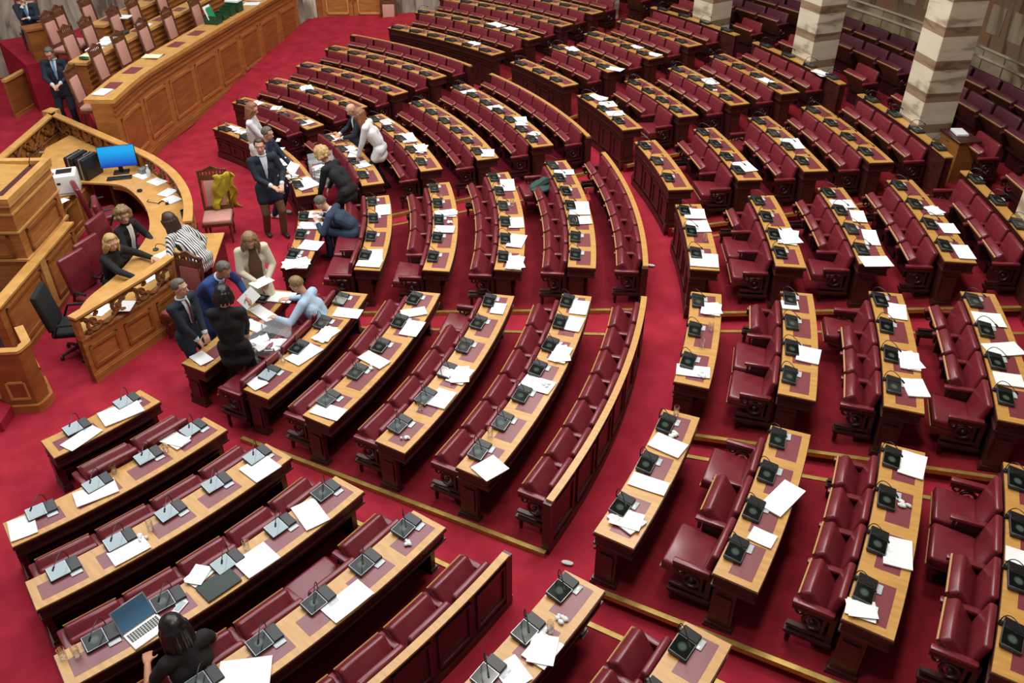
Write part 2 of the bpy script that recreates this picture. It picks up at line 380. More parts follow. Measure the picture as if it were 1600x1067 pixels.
# ---------------------------------------------------------------- floor, platforms, walls
f = MB(); n = 90
rs = [0, 3, 6.2, 7.55, 12.45, 12.9, 21.2]
zs = [0, 0, 0, 0, .441, .441, .441+.112*8.3]
vs = []; fs = []
for i in range(n+1):
    t = rad(-25)+rad(150)*i/n
    for r, z in zip(rs, zs): vs.append(P(r, t, z-.03 if r > 7.5 else z))
k = len(rs)
for i in range(n):
    for j in range(k-1): a = i*k+j; fs.append((a, a+1, a+k+1, a+k))
f.add(vs, fs)
f.add([(-14, -9, 0), (12, -9, 0), (8, -3.2, 0), (0, 0, 0), (-6, 9, 0), (-9, 15, 0), (-14, 15, 0)], [(0, 1, 2, 3), (0, 3, 4, 6), (4, 5, 6)])
struct('floor', f, M['carpet'], smooth=False)
for b in BLK:
    t0, t1 = (rad(x) for x in BLK[b])
    mb = MB()
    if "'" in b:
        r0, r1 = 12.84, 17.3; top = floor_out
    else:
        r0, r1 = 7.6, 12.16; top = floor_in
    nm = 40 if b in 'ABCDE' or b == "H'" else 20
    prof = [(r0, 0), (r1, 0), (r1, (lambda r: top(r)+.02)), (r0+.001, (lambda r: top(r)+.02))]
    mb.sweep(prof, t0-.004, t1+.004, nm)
    struct('floor_platform', mb, M['carpet_shaded'])
    for q, tt in enumerate((t0, t1)):                              # brass nosing along both edges of the platform
        if (b, q) in (('A', 0), ('E', 1), ("H'", 1)): continue
        mb = MB(); s = -1 if q == 0 else 1; a0 = tt+s*.004
        p = []
        for dz in (-.025, .032):
            for (rr_, dt) in ((r0+.05, 0), (r1, 0), (r1, s*.055), (r0+.05, s*.055)):
                p.append(P(rr_, a0, 0)+Vector((-sin(a0), cos(a0), 0))*dt+Vector((0, 0, top(rr_)+dz)))
        mb.hexa(p)
        struct('trim_nosing', mb, M['brass'])
# rear terrace behind the ledge, stepping up to the wall
for i, (r0, r1, z) in enumerate(((17.3, 18.45, 1.06), (18.45, 19.25, 1.19), (19.25, 20.0, 1.32))):
    struct('floor_terrace', MB().ring(r0, r1, rad(20), rad(99), .3, z), M['carpet_shaded'])
# marble back wall, wooden rail on top of the last seats
struct('wall_back', MB().ring(20.0, 20.3, rad(18), rad(112), 0, 2.5).ring(20.0, 20.3, rad(18), rad(112), 3.55, 6.2), M['marble_wall'])
struct('wall_back_band', MB().ring(19.98, 20.3, rad(18), rad(112), 2.5, 3.55), M['marble_band'])
struct('trim_wall_rail', MB().ring(19.93, 20.02, rad(18), rad(99), 1.3, 2.08), M['black_wood'])
courses = MB()
for z in (2.32, 2.5, 3.55, 4.3): courses.ring(19.965, 20.0, rad(18), rad(112), z-.02, z+.02)
struct('trim_wall_course', courses, M['marble_light'])
jn = MB(); bl = MB()
for q in range(44):
    a = rad(20+q*1.75)
    jn.ring(19.985, 20.0, a, a+.0009, 3.6, 6.1, 1)
    bl.ring(19.965, 20.0, a, a+.019, 2.78, 3.3, 2)
    jn.ring(19.985, 20.0, a+.014, a+.0148, 2.1, 2.46, 1)
struct('trim_wall_joint', jn, M['marble_band']); struct('trim_wall_blocks', bl, M['marble_tan'])
struct('ceiling_gallery', MB().ring(17.1, 20.3, rad(15), rad(112), 5.75, 6.2), M['plaster'])
for i, t in enumerate((46.1, 59.3, 71.6, 83.1, 95.5)):
    mb = MB(); c = P(17.77, rad(t), 3.4); R_ = Matrix.Rotation(rad(t), 4, 'Z')
    mb.rbox((0, 0, 0), (.66, .66, 4.9), .012, 1, None)
    o = solo('marble_pillar', mb, M['marble_pillar'],
        ['square banded marble pillar cut off by the right edge of the picture', 'largest square marble pillar with pale and brown bands at right',
         'middle square marble pillar with banded blocks, left of the largest pillar', 'farthest visible marble pillar at the top edge of the hall', 'marble pillar behind the block at the marble wall'][i], 'pillar', c, rad(t))
# left side: marble wall with pilaster and the double door
def wallp(a, b, th, z0, z1): return MB().wall([a, b], th, z0, z1)
struct('wall_left', wallp((-8.45, 12.2), (-10.9, 2.6), -.3, 0, 6.2), M['marble_grey'])
struct('wall_left_end', wallp((-10.9, 2.6), (-13.5, -8.5), -.3, 0, 6.2), M['marble_grey'])
dd = Vector((.63, .777)); D0 = Vector((-8.3, 12.45)); nrm = Vector((.777, -.63))
def dp(s, off=0): return D0+dd*s+nrm*off
struct('wall_door', MB().wall([tuple(dp(-.35)), tuple(dp(0))], .25, 0, 6.2).wall([tuple(dp(0)), tuple(dp(2.0))], .25, 2.75, 6.2).wall([tuple(dp(2.0)), tuple(dp(10))], .25, 0, 6.2), M['marble_grey'])
struct('trim_pilaster', MB().wall([tuple(dp(-.95, .05)), tuple(dp(-.1, .05))], .4, 0, 6.2).wall([tuple(dp(-.62, .12)), tuple(dp(-.2, .12))], .3, 0, 6.2), M['marble_light'])
dr = obj('door_1', MB().wall([tuple(dp(-.08, .06)), tuple(dp(.06, .06))], .2, 0, 2.85).wall([tuple(dp(1.94, .06)), tuple(dp(2.12, .06))], .2, 0, 2.85).wall([tuple(dp(0, .06)), tuple(dp(2, .06))], .2, 2.7, 2.85).mesh('door_frame', M['oak_panel'])); dr['kind'] = 'structure'
for s0, s1 in ((.06, .985), (1.0, 1.94)):
    lf = MB().wall([tuple(dp(s0, -.0)), tuple(dp(s1, -.0))], .06, .02, 2.7)
    l_ = obj('door_leaf', lf.mesh('door_leaf', M['oak'])); l_.parent = dr
    pn = MB()
    for z0, z1 in ((.12, .55), (.72, 1.3), (1.45, 2.5)):
        for (a, b, c, d) in ((s0+.13, s1-.13, z0, z0+.05), (s0+.13, s1-.13, z1-.05, z1), (s0+.13, s0+.17, z0, z1), (s1-.17, s1-.13, z0, z1)):
            pn.wall([tuple(dp(a, .035)), tuple(dp(b, .035))], .05, c, d)
    q = obj('door_panel_frame', pn.mesh('door_panel_frame', M['oak_light'])); q.parent = l_
    hb = MB().ball((*dp(s1-.06 if s0 < .5 else s0+.06, .06), 1.15), .035)
    q = obj('door_handle', hb.mesh('door_handle', M['brass'])); q.parent = l_
struct('ceiling', MB().box((2, 6, 13.2), (50, 44, .2)), M['plaster'])
# ---------------------------------------------------------------- benches: desks, rails, ledges
def panel_frame(mb, r, t0, t1, z0, z1, out=-1, d=.018, wd=.035):
    # a raised moulding round a panel on the face at radius r
    w_ = wd/r; a, b = (r, r+out*d) if out > 0 else (r+out*d, r)
    mb.ring(a, b, t0, t1, z0, z0+wd, 4).ring(a, b, t0, t1, z1-wd, z1, 4).ring(a, b, t0, t0+w_, z0, z1, 1).ring(a, b, t1-w_, t1, z0, z1, 1)
def desk(b, k, t0, t1, n, kk):
    R, T = RR[k], TZ[k]; F = fl(k)-.03; a0, a1 = rad(t0), rad(t1); mid = (a0+a1)/2; seg = max(8, n*5)
    loc = P(R+.2, mid, F)
    t = thing('bench_desk', f'long curved mahogany bench desk, {ORD[kk]} row of the {NAME[b]}', 'desk', loc, mid, 'curved bench desks')
    part('desktop', MB().sweep([(R, T-.014), (R+DW, T-.014), (R+DW, T), (R, T)], a0, a1, seg), M['gold'], t)
    ap = MB().sweep([(R-.006, T-.05), (R+DW+.006, T-.05), (R+DW+.006, T-.0145), (R-.006, T-.0145)], a0-.0006, a1+.0006, seg)
    ap.sweep([(R+.012, T-.15), (R+DW-.02, T-.15), (R+DW-.02, T-.05), (R+.012, T-.05)], a0+.001, a1-.001, seg)
    ap.sweep([(R+.0, T-.175), (R+DW-.005, T-.175), (R+DW-.005, T-.15), (R+.0, T-.15)], a0, a1, seg)
    part('apron', ap, M['mahog'], t)
    front = k in (0, 6)
    z0 = .0 if k == 0 else (.4 if k == 6 else F)
    fp = MB().sweep([(R+.03, z0), (R+.065, z0), (R+.065, T-.17), (R+.03, T-.17)], a0+.004, a1-.004, seg)
    if front:
        fp.sweep([(R-.0, z0), (R+.03, z0), (R+.03, z0+.11), (R+.012, z0+.13), (R, z0+.11)], a0, a1, seg)
        fp.sweep([(R+.008, T-.24), (R+.03, T-.24), (R+.03, T-.215), (R+.008, T-.215)], a0, a1, seg)
        m_ = n+1 if k == 6 else max(3, n)
        for i in range(m_):
            c0 = a0+(a1-a0)*(i+.12)/m_; c1 = a0+(a1-a0)*(i+.88)/m_
            panel_frame(fp, R+.03, c0, c1, z0+.17, T-.28)
    part('front_panel', fp, M['mahog'], t)
    sh = MB().ring(R+.065, R+.3, a0+.01, a1-.01, T-.34, T-.32)
    part('under_shelf', sh, M['black_wood'], t)
    for q, (e0, e1) in enumerate(((a0, a0+.085/R), (a1-.085/R, a1))):
        pd = MB().ring(R+.03, R+.25, e0+.001, e1-.001, F, T-.175, 2)
        pd.ring(R+.0, R+.28, e0-.012/R, e1+.012/R, F-.04, F+.06, 2).ring(R+.012, R+.268, e0-.006/R, e1+.006/R, F+.06, F+.1, 2)
        pd.ring(R+.06, R+.22, (e0-.006/R if q == 0 else e1), (e0 if q == 0 else e1+.006/R), F+.18, T-.26, 1)
        part('pedestal', pd, M['mahog'], t)
    pt = (a1-a0)/n
    for i in range(n):
        c0 = a0+pt*(i+.13); c1 = a0+pt*(i+.89)
        part('blotter', MB().sweep([(R+.12, T-.004), (R+DW-.08, T-.004), (R+DW-.08, T+.0015), (R+.12, T+.0015)], c0, c1, 3), M['pad'], t)
    return t
def rail(b, t0, t1):
    R, T = RR[5], TZ[5]; F = floor_in(R)-.04; a0, a1 = rad(t0), rad(t1); mid = (a0+a1)/2
    t = thing('bench_rail', f'curved panelled back rail with pale wooden cap closing the {NAME[b]}', 'rail', P(R, mid, F), mid, 'back rails of the inner blocks')
    part('cap', MB().sweep([(R-.01, T-.025), (R+.07, T-.025), (R+.07, T), (R-.01, T)], a0, a1, 40), M['gold'], t)
    bp = MB().sweep([(R+.005, F), (R+.045, F), (R+.045, T-.025), (R+.005, T-.025)], a0+.001, a1-.001, 40)
    bp.sweep([(R+.045, F), (R+.07, F), (R+.07, F+.1), (R+.045, F+.13)], a0, a1, 40)
    m_ = 7
    for i in range(m_):
        panel_frame(bp, R+.045, a0+(a1-a0)*(i+.08)/m_, a0+(a1-a0)*(i+.92)/m_, F+.18, T-.1, 1)
    part('back_panel', bp, M['mahog'], t)
    for e0, e1 in ((a0-.004, a0+.004), (a1-.004, a1+.004)):
        part('end_post', MB().ring(R-.02, R+.07, e0, e1, F, T-.025, 1), M['mahog'], t)
def ledge(b, t0, t1):
    R, T = RR[10], TZ[10]; a0, a1 = rad(t0), rad(t1); mid = (a0+a1)/2; F = 1.06
    t = thing('bench_ledge', f'narrow curved wooden ledge at the top of the {NAME[b]}', 'ledge', P(R, mid, F), mid, 'ledges before the pillars')
    part('cap', MB().sweep([(R, T-.022), (R+.15, T-.022), (R+.15, T), (R, T)], a0, a1, 24), M['gold'], t)
    part('front_panel', MB().sweep([(R+.02, F-.1), (R+.06, F-.1), (R+.06, T-.022), (R+.02, T-.022)], a0, a1, 24), M['mahog'], t)
    for e0, e1 in ((a0, a0+.004), (a1-.004, a1)):
        part('end_post', MB().ring(R+.01, R+.14, e0, e1, F-.1, T-.022, 1), M['mahog'], t)
DESK = {}
for b in 'ABCDE':
    for k in range(5):
        t0, t1 = SPAN0[b] if k == 0 else BLK[b]
        if k == 1: t0 += .9 if b in 'BC' else 0
        DESK[b, k] = (t0, t1, NPL[b][k]); desk(b, k, t0, t1, NPL[b][k], k)
    rail(b, *BLK[b])
for b in OUT:
    for i, n_ in enumerate(OUT[b]):
        t0, t1 = BLK[b]
        DESK[b, 6+i] = (t0, t1, n_); desk(b, 6+i, t0, t1, n_, i)
    if b not in ("A'", "B'", "C'", "H'"): ledge(b, BLK[b][0]-.9, BLK[b][1]-.2)
    DESK[b, 10] = (BLK[b][0]-.9, BLK[b][1]-.2, 4)

# ---------------------------------------------------------------- tip-up seats
PW = .58
def seat_parts(folded, kind, lm):
    # x runs out towards the desk behind, whose edge is at x = 0; y along the row; z up from the platform
    ME = {}
    bk = MB(); bk.rbox((-.075, 0, .575), (.075, .53, .5), .03, 3, Matrix.Rotation(.2, 3, 'Y'))
    ME['backrest'] = bk.mesh('backrest', lm)
    a = rad(54 if folded else 6); R_ = Matrix.Rotation(a, 3, 'Y')            # the squab turned up about its hinge
    h = Vector((-.13, 0, .36)); L = .40
    d = Vector((-cos(a), 0, sin(a))); nn = Vector((sin(a), 0, cos(a)))
    cu = MB(); cu.rbox(h+d*L*.5+nn*.05, (L, .52, .12), .035, 3, Matrix.Rotation(a, 3, 'Y'))
    ME['cushion'] = cu.mesh('cushion', lm)
    bo = MB(); bo.box(h+d*(L*.5-.01)-nn*.012, (L, .5, .022), R_)
    ME['seat_board'] = bo.mesh('seat_board', M['under'])
    bo = MB(); bo.box(h+d*(L-.002)-nn*.004, (.008, .51, .016), R_)
    ME['edge_trim'] = bo.mesh('edge_trim', M['trim'])
    base = MB().box((-.1, 0, .17), (.1, .5, .34)).box((-.15, 0, .33), (.12, .56, .06))
    ME['seat_base'] = base.mesh('seat_base', M['black_wood'])
    return ME
def arm_mesh():
    pad = MB().rbox((-.215, 0, .602), (.37, .07, .045), .016, 2).mesh('armrest', M['leather'])
    sp = MB().box((-.19, 0, .46), (.26, .03, .25)).box((-.35, 0, .53), (.03, .04, .1)).mesh('arm_support', M['black_wood'])
    ef = MB().box((-.2, 0, .555), (.38, .05, .05)).box((-.03, 0, .38), (.05, .045, .4)).box((-.2, 0, .3), (.4, .05, .03))
    ef.torus((-.2, 0, .42), .075, .02, 12, 6, Matrix.Rotation(pi/2, 3, 'X')).ball((-.2, 0, .42), (.03, .025, .03), 8, 5)
    ef.torus((-.32, 0, .5), .035, .013, 10, 5, Matrix.Rotation(pi/2, 3, 'X')).box((-.1, 0, .43), (.03, .03, .24))
    ef.box((-.2, 0, .24), (.42, .1, .025)).box((-.2, 0, .21), (.4, .08, .02))
    ef.lathe([(.02, -.03), (.026, .03), (.018, .06), (.026, .12), (.018, .2), (.024, .22)], (-.36, 0, 0), 8)
    return pad, sp, ef.mesh('end_frame', M['black_wood'])
ARM, SUP, ENDF = arm_mesh()
ARM2 = ARM.copy(); ARM2.materials[0] = M['leather_dark']
SEATM = {(f_, o_): seat_parts(f_, 0, M['leather_dark'] if o_ else M['leather']) for f_ in (0, 1) for o_ in (0, 1)}
def seat(loc, rz, sc, folded, darker, label, group, first, last):
    t = thing('folding_seat', label, 'seat', loc, rz, group); t.scale = (1, sc, 1)
    me = SEATM[int(folded), int(darker)]
    obj('backrest', me['backrest'], t)
    c = obj('cushion', me['cushion'], t); obj('seat_board', me['seat_board'], c); obj('edge_trim', me['edge_trim'], c)
    obj('seat_base', me['seat_base'], t)
    am = ARM2 if darker else ARM
    for q, y in ((first, -PW/2), (last, PW/2)):
        if y > 0 and not last: continue
        end = (y < 0 and first) or (y > 0 and last)
        a = obj('armrest', am, t, (0, y, 0)); a.scale = (1, 1/sc, 1)
        e = obj('end_frame' if end else 'arm_support', ENDF if end else SUP, a)
    return t
OPEN = {("B'", 6): (0, 2), ("C'", 6): (0, 1), ("D'", 6): (0, 1), ("C'", 7): (3,), ("C'", 8): (0,), ("B'", 8): (3, 2), ("D'", 7): (0,), ('C', 1): (0,), ('C', 0): (0, 1), ('C', 3): (5,),
        ('B', 2): (4,), ('A', 3): (3,), ("E'", 6): (0,), ("F'", 6): (0,), ("E'", 7): (3,), ('D', 3): (6,), ('B', 0): (0,), ("D'", 9): (3,)}
SEATPOS = {}
def seats(b, k, n_):
    kn = k+1; R = RR[kn]; z = fl(k)+.02 if k != 9 else fl(9)+.02
    t0, t1 = BLK[b]
    if k == 0 and b in 'AE': t0, t1 = SPAN0[b]
    a0, a1 = rad(t0)+.012, rad(t1)-.012; pt = (a1-a0)/n_
    for i in range(n_):
        a = a0+pt*(i+.5); fo = i not in OPEN.get((b, k), ())
        SEATPOS[b, k, i] = (R, a, z)
        seat(P(R-.02, a, z), a, pt*(R-.1)/PW*.985, fo, False,
             f'burgundy {"tip-up" if fo else "lowered"} seat {ORD[i]} from near end, {ORD[k if k < 6 else k-6]} row, {NAME[b]}', f'seats of the {NAME[b]}', i == 0, i == n_-1)
for b in 'ABCDE':
    for k in range(5): seats(b, k, NPL[b][k])
for b in OUT:
    for i, n_ in enumerate(OUT[b]):
        if (b, 6+i) == ("A'", 7): continue
        if b in ("B'", "C'") and i == 3: continue
        seats(b, 6+i, n_)
# rows behind the ledge, in the shade of the gallery
for b in ("D'", "E'", "F'", "G'", "H'"):
    pil = NAME[b].replace('outer block ', '').replace('under', 'behind').replace('cut-off', 'cut-off')
    for row, (R, z) in enumerate(((18.42, 1.06), (19.22, 1.19), (19.88, 1.32))):
        t0, t1 = BLK[b]; n_ = {"D'": 4, "E'": 4, "H'": 4}.get(b, 4)
        if b == "D'" and row == 0: pass
        if b == "H'": t1 = 98.2; n_ = 3
        if row == 2 and b != "H'": t1 += 2.4; n_ += 1
        a0, a1 = rad(t0), rad(t1); pt = (a1-a0)/n_
        for i in range(n_):
            if row == 0 and min(abs(deg(a0+pt*(i+.5))-q) for q in (46.1, 59.3, 71.6, 83.1, 95.5)) < 2.0: continue
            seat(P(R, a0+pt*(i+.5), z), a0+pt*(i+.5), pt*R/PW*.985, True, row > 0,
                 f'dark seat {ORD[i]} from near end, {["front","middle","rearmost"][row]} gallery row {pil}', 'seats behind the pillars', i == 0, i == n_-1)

# ---------------------------------------------------------------- voting consoles with gooseneck microphones
def console():
    t = thing('voting_console', 'x', 'voting console', (0, 0, 0), 0, 'voting consoles on the bench desks')
    T_ = Matrix.Rotation(.16, 3, 'Y')
    h = MB(); h.rbox((0, -.005, .022), (.15, .27, .03), .006, 1, T_); h.rbox((-.045, -.005, .014), (.05, .25, .026), .004, 1)
    part('housing', h, M['dock'], t, False)
    fr = MB(); fr.box((0, -.05, .0385), (.15, .164, .004), T_)
    f_ = part('screen_frame', fr, M['silver'], t, False)
    sc = MB(); sc.box((0, -.05, .0415), (.142, .156, .003), T_)
    part('screen', sc, M['screen'], f_, False)
    dk = MB(); dk.rbox((0, .084, .041), (.145, .09, .008), .003, 1, T_)
    part('speaker_plate', dk, M['black'], t, False)
    cd = MB(); cd.rbox((.085, .07, .006), (.07, .1, .01), .02, 2)
    part('card_reader', cd, M['card'], t, False)
    mic = MB()
    base = Vector((-.085, .09, .0)); pts = [base+Vector((0, 0, .02))]
    for q in range(9):
        u = q/8; pts.append(base+Vector((-.015+.15*u*u, -.02-.14*u*u, .03+.15*sin(u*pi*.72))))
    mic.tube(pts, .0042, 5); mic.lathe([(.022, .0), (.022, .02), (.012, .03)], base, 8)
    mc = part('microphone', mic, M['black'], t, False)
    tip = MB().cap(pts[-1], pts[-1]+(pts[-1]-pts[-2]).normalized()*.03, .009, .009, 6)
    part('microphone_tip', tip, M['black'], mc, False)
    return t
proto = console(); learn(proto); used = False
SHEEN = {('A', 3): (2, 3), ('A', 0): (0, 1), ('A', 1): (0, 1, 2, 3), ('A', 2): (0, 1, 2, 3, 4), ('B', 1): (0,)}  # consoles whose screens get the skylight's reflection as emission
for (b, k), (t0, t1, n_) in sorted(DESK.items(), key=lambda q: q[0][0] == 'A'):
    if k == 10 and b in ("A'", "B'", "C'"): continue
    if b == "A'" and k > 7: continue
    a0, a1 = rad(t0), rad(t1); pt = (a1-a0)/n_; R = RR[k]
    for i in range(n_):
        if b == 'B' and k == 0 and i == 0: continue
        a = a0+pt*(i+(.62 if k != 10 else .5)); jr = random.uniform(-.06, .06)
        loc = P(R+(.1 if k != 10 else .075), a, TZ[k]+.0016); rz = a+jr
        row = ORD[k] if k < 6 else ORD[k-6]
        lab = f'voting console at place {NUM[i]} from near end, {row} row, {NAME[b]}'
        if k == 10: lab = f'voting console {ORD[i]} from near end on the ledge, {NAME[b]}'
        sk = 1.1
        if not used:
            proto.scale = (sk, sk, sk); o = proto; used = True; o.location = loc; o.rotation_euler = (0, 0, rz); o['label'] = lab
        else: o = dup(proto, loc, rz, lab)
        if i in SHEEN.get((b, k), ()):
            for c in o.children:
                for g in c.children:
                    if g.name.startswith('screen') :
                        if 'lit' not in KIDS: KIDS['lit'] = g.data.copy(); KIDS['lit'].materials[0] = M['screen_lit_sheen']  # screen copy with the pale reflection painted as glow
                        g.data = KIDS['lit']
# ---------------------------------------------------------------- smooth paths in plan
def smooth(pts, per=6):
    out = []; n = len(pts)
    for i in range(n-1):
        p0, p1, p2, p3 = (Vector(pts[max(0, min(n-1, j))]) for j in (i-1, i, i+1, i+2))
        for q in range(per):
            t = q/per
            out.append(.5*((2*p1)+(p2-p0)*t+(2*p0-5*p1+4*p2-p3)*t*t+(3*p1-p0-3*p2+p3)*t**3))
    out.append(Vector(pts[-1])); return out
class Path:
    def __init__(s, pts, per=6):
        s.p = smooth(pts, per) if per > 1 else [Vector(q) for q in pts]
        s.l = [0]
        for a, b in zip(s.p, s.p[1:]): s.l.append(s.l[-1]+(b-a).length)
        s.len = s.l[-1]
    def at(s, d, off=0):                                           # point at arc length d, off to the left; and the heading
        d = max(0, min(s.len-1e-4, d))
        i = max(j for j in range(len(s.l)-1) if s.l[j] <= d+1e-9)
        u = (s.p[i+1]-s.p[i]); t = (d-s.l[i])/max(1e-6, u.length)
        a = s.p[max(i-1, 0)]; b = s.p[min(i+2, len(s.p)-1)]
        h = ((1-t)*(s.p[i+1]-a).normalized()+t*(b-s.p[i]).normalized()).normalized(); nn = Vector((-h.y, h.x))
        return s.p[i]+u*t+nn*off, h
    def strip(s, mb, d0, d1, o0, o1, z0, z1, step=.3):             # solid between offsets o0 and o1
        n = max(1, int((d1-d0)/step+.5)); ps = []
        for i in range(n+1):
            d = d0+(d1-d0)*i/n; a, _ = s.at(d, o0); b, _ = s.at(d, o1); ps.append((a, b))
        vs = []; fs = []
        for a, b in ps: vs += [(*a, z0), (*b, z0), (*b, z1), (*a, z1)]
        for i in range(n):
            for j in range(4): q = i*4+j; r = i*4+(j+1) % 4; fs.append((q, r, r+4, q+4))
        fs += [(0, 1, 2, 3)[::-1], (n*4, n*4+1, n*4+2, n*4+3)]
        mb.add(vs, fs); return mb
    def frame(s, mb, d0, d1, off, z0, z1, d=.02, wd=.05):           # raised panel moulding on the face at this offset (right-hand side)
        a, b = off-d, off+.005
        s.strip(mb, d0, d1, a, b, z0, z0+wd); s.strip(mb, d0, d1, a, b, z1-wd, z1)
        s.strip(mb, d0, d0+wd, a, b, z0, z1); s.strip(mb, d1-wd, d1, a, b, z0, z1)
        return mb
def scrolls(mb, path, d0, d1, off, z, h):
    # pierced foliage: alternating scrolls with leaves and a wavy stem
    n = max(1, int((d1-d0)/(h*1.15))); st = (d1-d0)/n; stem = []
    for i in range(n):
        d = d0+st*(i+.5); p, hd = path.at(d, off); s = 1 if i % 2 else -1
        X = Vector((hd.x, hd.y, 0)); Z = Vector((0, 0, 1)); c = Vector((*p, z+s*h*.06))
        B_ = Matrix((X, Z*s, X.cross(Z))).transposed()
        pts = []
        for q in range(15):
            a = q/14*4.6*pi/2.0+.3; r = h*.40*(1-q/17); pts.append(c+B_ @ Vector((r*cos(a), r*sin(a), 0)))
        mb.tube(pts, [h*.105*(1-q/30) for q in range(15)], 6)
        mb.ball(c, h*.13, 6, 4)
        for a in (.5, 2.2, 3.9, 5.3):
            mb.ball(c+B_ @ Vector((h*.42*cos(a), h*.40*sin(a), 0)), (h*.17, h*.1, h*.08), 6, 4, B_ @ Matrix.Rotation(a+.6, 3, 'Z'))
    for q in range(n*4+1):
        d = d0+(d1-d0)*q/(n*4); p, hd = path.at(d, off); stem.append((*p, z+h*.4*cos(q*pi/4)))
    mb.tube(stem, h*.085, 6)
    return mb

# ---------------------------------------------------------------- the clerks' curved desk with its carved parapet
PF = Path([(4.745, 1.53), (4.42, 2.27), (4.2, 2.75), (3.93, 3.22)])
PR = Path([(2.98, 3.88), (2.35, 4.15), (1.64, 4.34), (.85, 4.43), (.04, 4.39), (-.37, 4.32)])
PS = Path([(-.37, 4.32), (-3.74, 3.587)], 1)
PE = Path([(-3.72, 3.64), (-1.7, 2.06)], 1)
def parapet(pth, label, npan, carved_in=False):
    p0, _ = pth.at(pth.len/2); z1 = 1.1
    t = thing('carved_parapet', label, 'parapet', (p0.x, p0.y, 0), 0, None)
    L = pth.len
    b = MB(); pth.strip(b, 0, L, 0, .08, 0, .68); pth.strip(b, 0, L, -.035, 0, 0, .13); pth.strip(b, 0, L, -.02, 0, .13, .155)
    part('panel_wall', b, M['oak'], t)
    for i in range(npan): part('panel_moulding', pth.frame(MB(), L*(i+.1)/npan, L*(i+.9)/npan, 0, .22, .58), M['oak_panel'], t)
    if carved_in:
        for i in range(npan): part('inner_panel_moulding', pth.frame(MB(), L*(i+.1)/npan, L*(i+.9)/npan, .1, .2, .6, .02), M['oak_panel'], t)
        bk = MB(); pth.strip(bk, 0, L, .0, .03, .68, 1.05); part('frieze_backing', bk, M['oak'], t)
    for (za, zb) in ((.68, .715), (1.03, 1.065)):
        r_ = MB(); pth.strip(r_, 0, L, -.012, .09, za, zb); part('frieze_rail', r_, M['carve'], t)
    part('carved_frieze', scrolls(MB(), pth, .06, L-.06, .04 if not carved_in else .06, .872, .33), M['carve'], t)
    for q in (0, L-.07):
        e = MB(); pth.strip(e, q, q+.07, -.012, .09, 0, 1.065); part('end_stile', e, M['oak'], t)
    c = MB(); pth.strip(c, -.02 if False else 0, L, -.03, .12, 1.065, 1.1); part('cap', c, M['oak_light'], t)
    return t
parapet(PF, 'curved oak parapet with pierced scroll frieze at the near wing of the clerks desk', 3)
parapet(PR, 'rounded far wing of the carved parapet beside the chair with yellow cloth', 4)
ps_ = parapet(PS, 'straight carved parapet behind the blue computer screen', 3, True)
parapet(PE, 'short carved parapet returning from the far corner towards the rostrum', 2, True)
part('corner_post', MB().box((-3.7, 3.6, .56), (.25, .25, 1.125), Matrix.Rotation(.5, 3, 'Z')), M['oak_light'], ps_)
# worktop: crescent
out_ = [PF.at(PF.len*i/8, .085)[0] for i in range(9)]+[PR.at(PR.len*i/10, .085)[0] for i in range(11)]
inn = smooth([(4.55, 1.58), (4.14, 1.66), (3.74, 1.95), (3.36, 2.46), (2.85, 2.95), (2.19, 3.42), (1.29, 3.68), (.3, 3.7), (-.12, 3.47), (-.46, 3.12)], 4)
ct = MB().slab([tuple(q) for q in out_]+[(-3.0, 3.68), (-2.6, 3.1), (-1.3, 2.45)]+[tuple(q) for q in inn[::-1]], .735, .77)
t = thing('clerks_desk', 'broad pale oak crescent worktop used by the two seated clerks', 'desk', (2.5, 3.4, 0))
part('worktop', ct, M['oak_light'], t)
fa = MB()
for a, b in zip(inn[2:-6], inn[3:-5]): fa.wall([tuple(b), tuple(a)], .05, .66, .735)
part('apron', fa, M['oak_panel'], t)
for (x, y) in ((1.55, 4.0), (-.2, 3.7), (4.0, 2.2)):
    part('support', MB().box((x, y, .37), (.06, .4, .73), Matrix.Rotation(.5, 3, 'Z')), M['rose'], t)
# small table before the gap in the parapet
t = thing('side_table', 'low oak table in the gap of the parapet where the striped woman leans', 'table', (3.2, 3.85, 0), rad(-33))
part('table_top', MB().rbox((0, .06, .655), (1.15, .5, .03), .008, 1), M['oak_light'], t, False)
part('carcass', MB().box((0, .06, .32), (1.1, .44, .64)), M['rose'], t, False)
solo('folder', MB().rbox((0, 0, .01), (.22, .3, .02), .003, 1), M['blue'], 'blue folder on the low oak table beside the striped woman', 'folder', (3.5, 3.63, .672), .7)

# ---------------------------------------------------------------- rostrum
A_ = Vector((cos(AX), sin(AX))); U_ = Vector((-sin(AX), cos(AX)))
def AU(a, u): return tuple(A_*a+U_*u)
def aub(mb, a0, a1, u0, u1, z0, z1): return mb.slab([AU(a0, u0), AU(a1, u0), AU(a1, u1), AU(a0, u1)], z0, z1)
def aframe(mb, a, u0, u1, z0, z1, d=.025, wd=.05):
    for (p, q, r, s) in ((u0, u1, z0, z0+wd), (u0, u1, z1-wd, z1), (u0, u0+wd, z0, z1), (u1-wd, u1, z0, z1)): aub(mb, a-.01, a+d, p, q, r, s)
    return mb
def uframe(mb, u, a0, a1, z0, z1, d=.025, wd=.05):
    for (p, q, r, s) in ((a0, a1, z0, z0+wd), (a0, a1, z1-wd, z1), (a0, a0+wd, z0, z1), (a1-wd, a1, z0, z1)): aub(mb, p, q, u-d, u+.01, r, s)
    return mb
t = thing('rostrum', 'tall panelled oak rostrum at the left edge with a desk on top', 'rostrum', (*AU(2, -.2), 0), AX)
b = MB(); aub(b, 1.2, 2.66, -.91, .54, 0, 1.84)
part('body', b, M['oak'], t)
mo = MB()
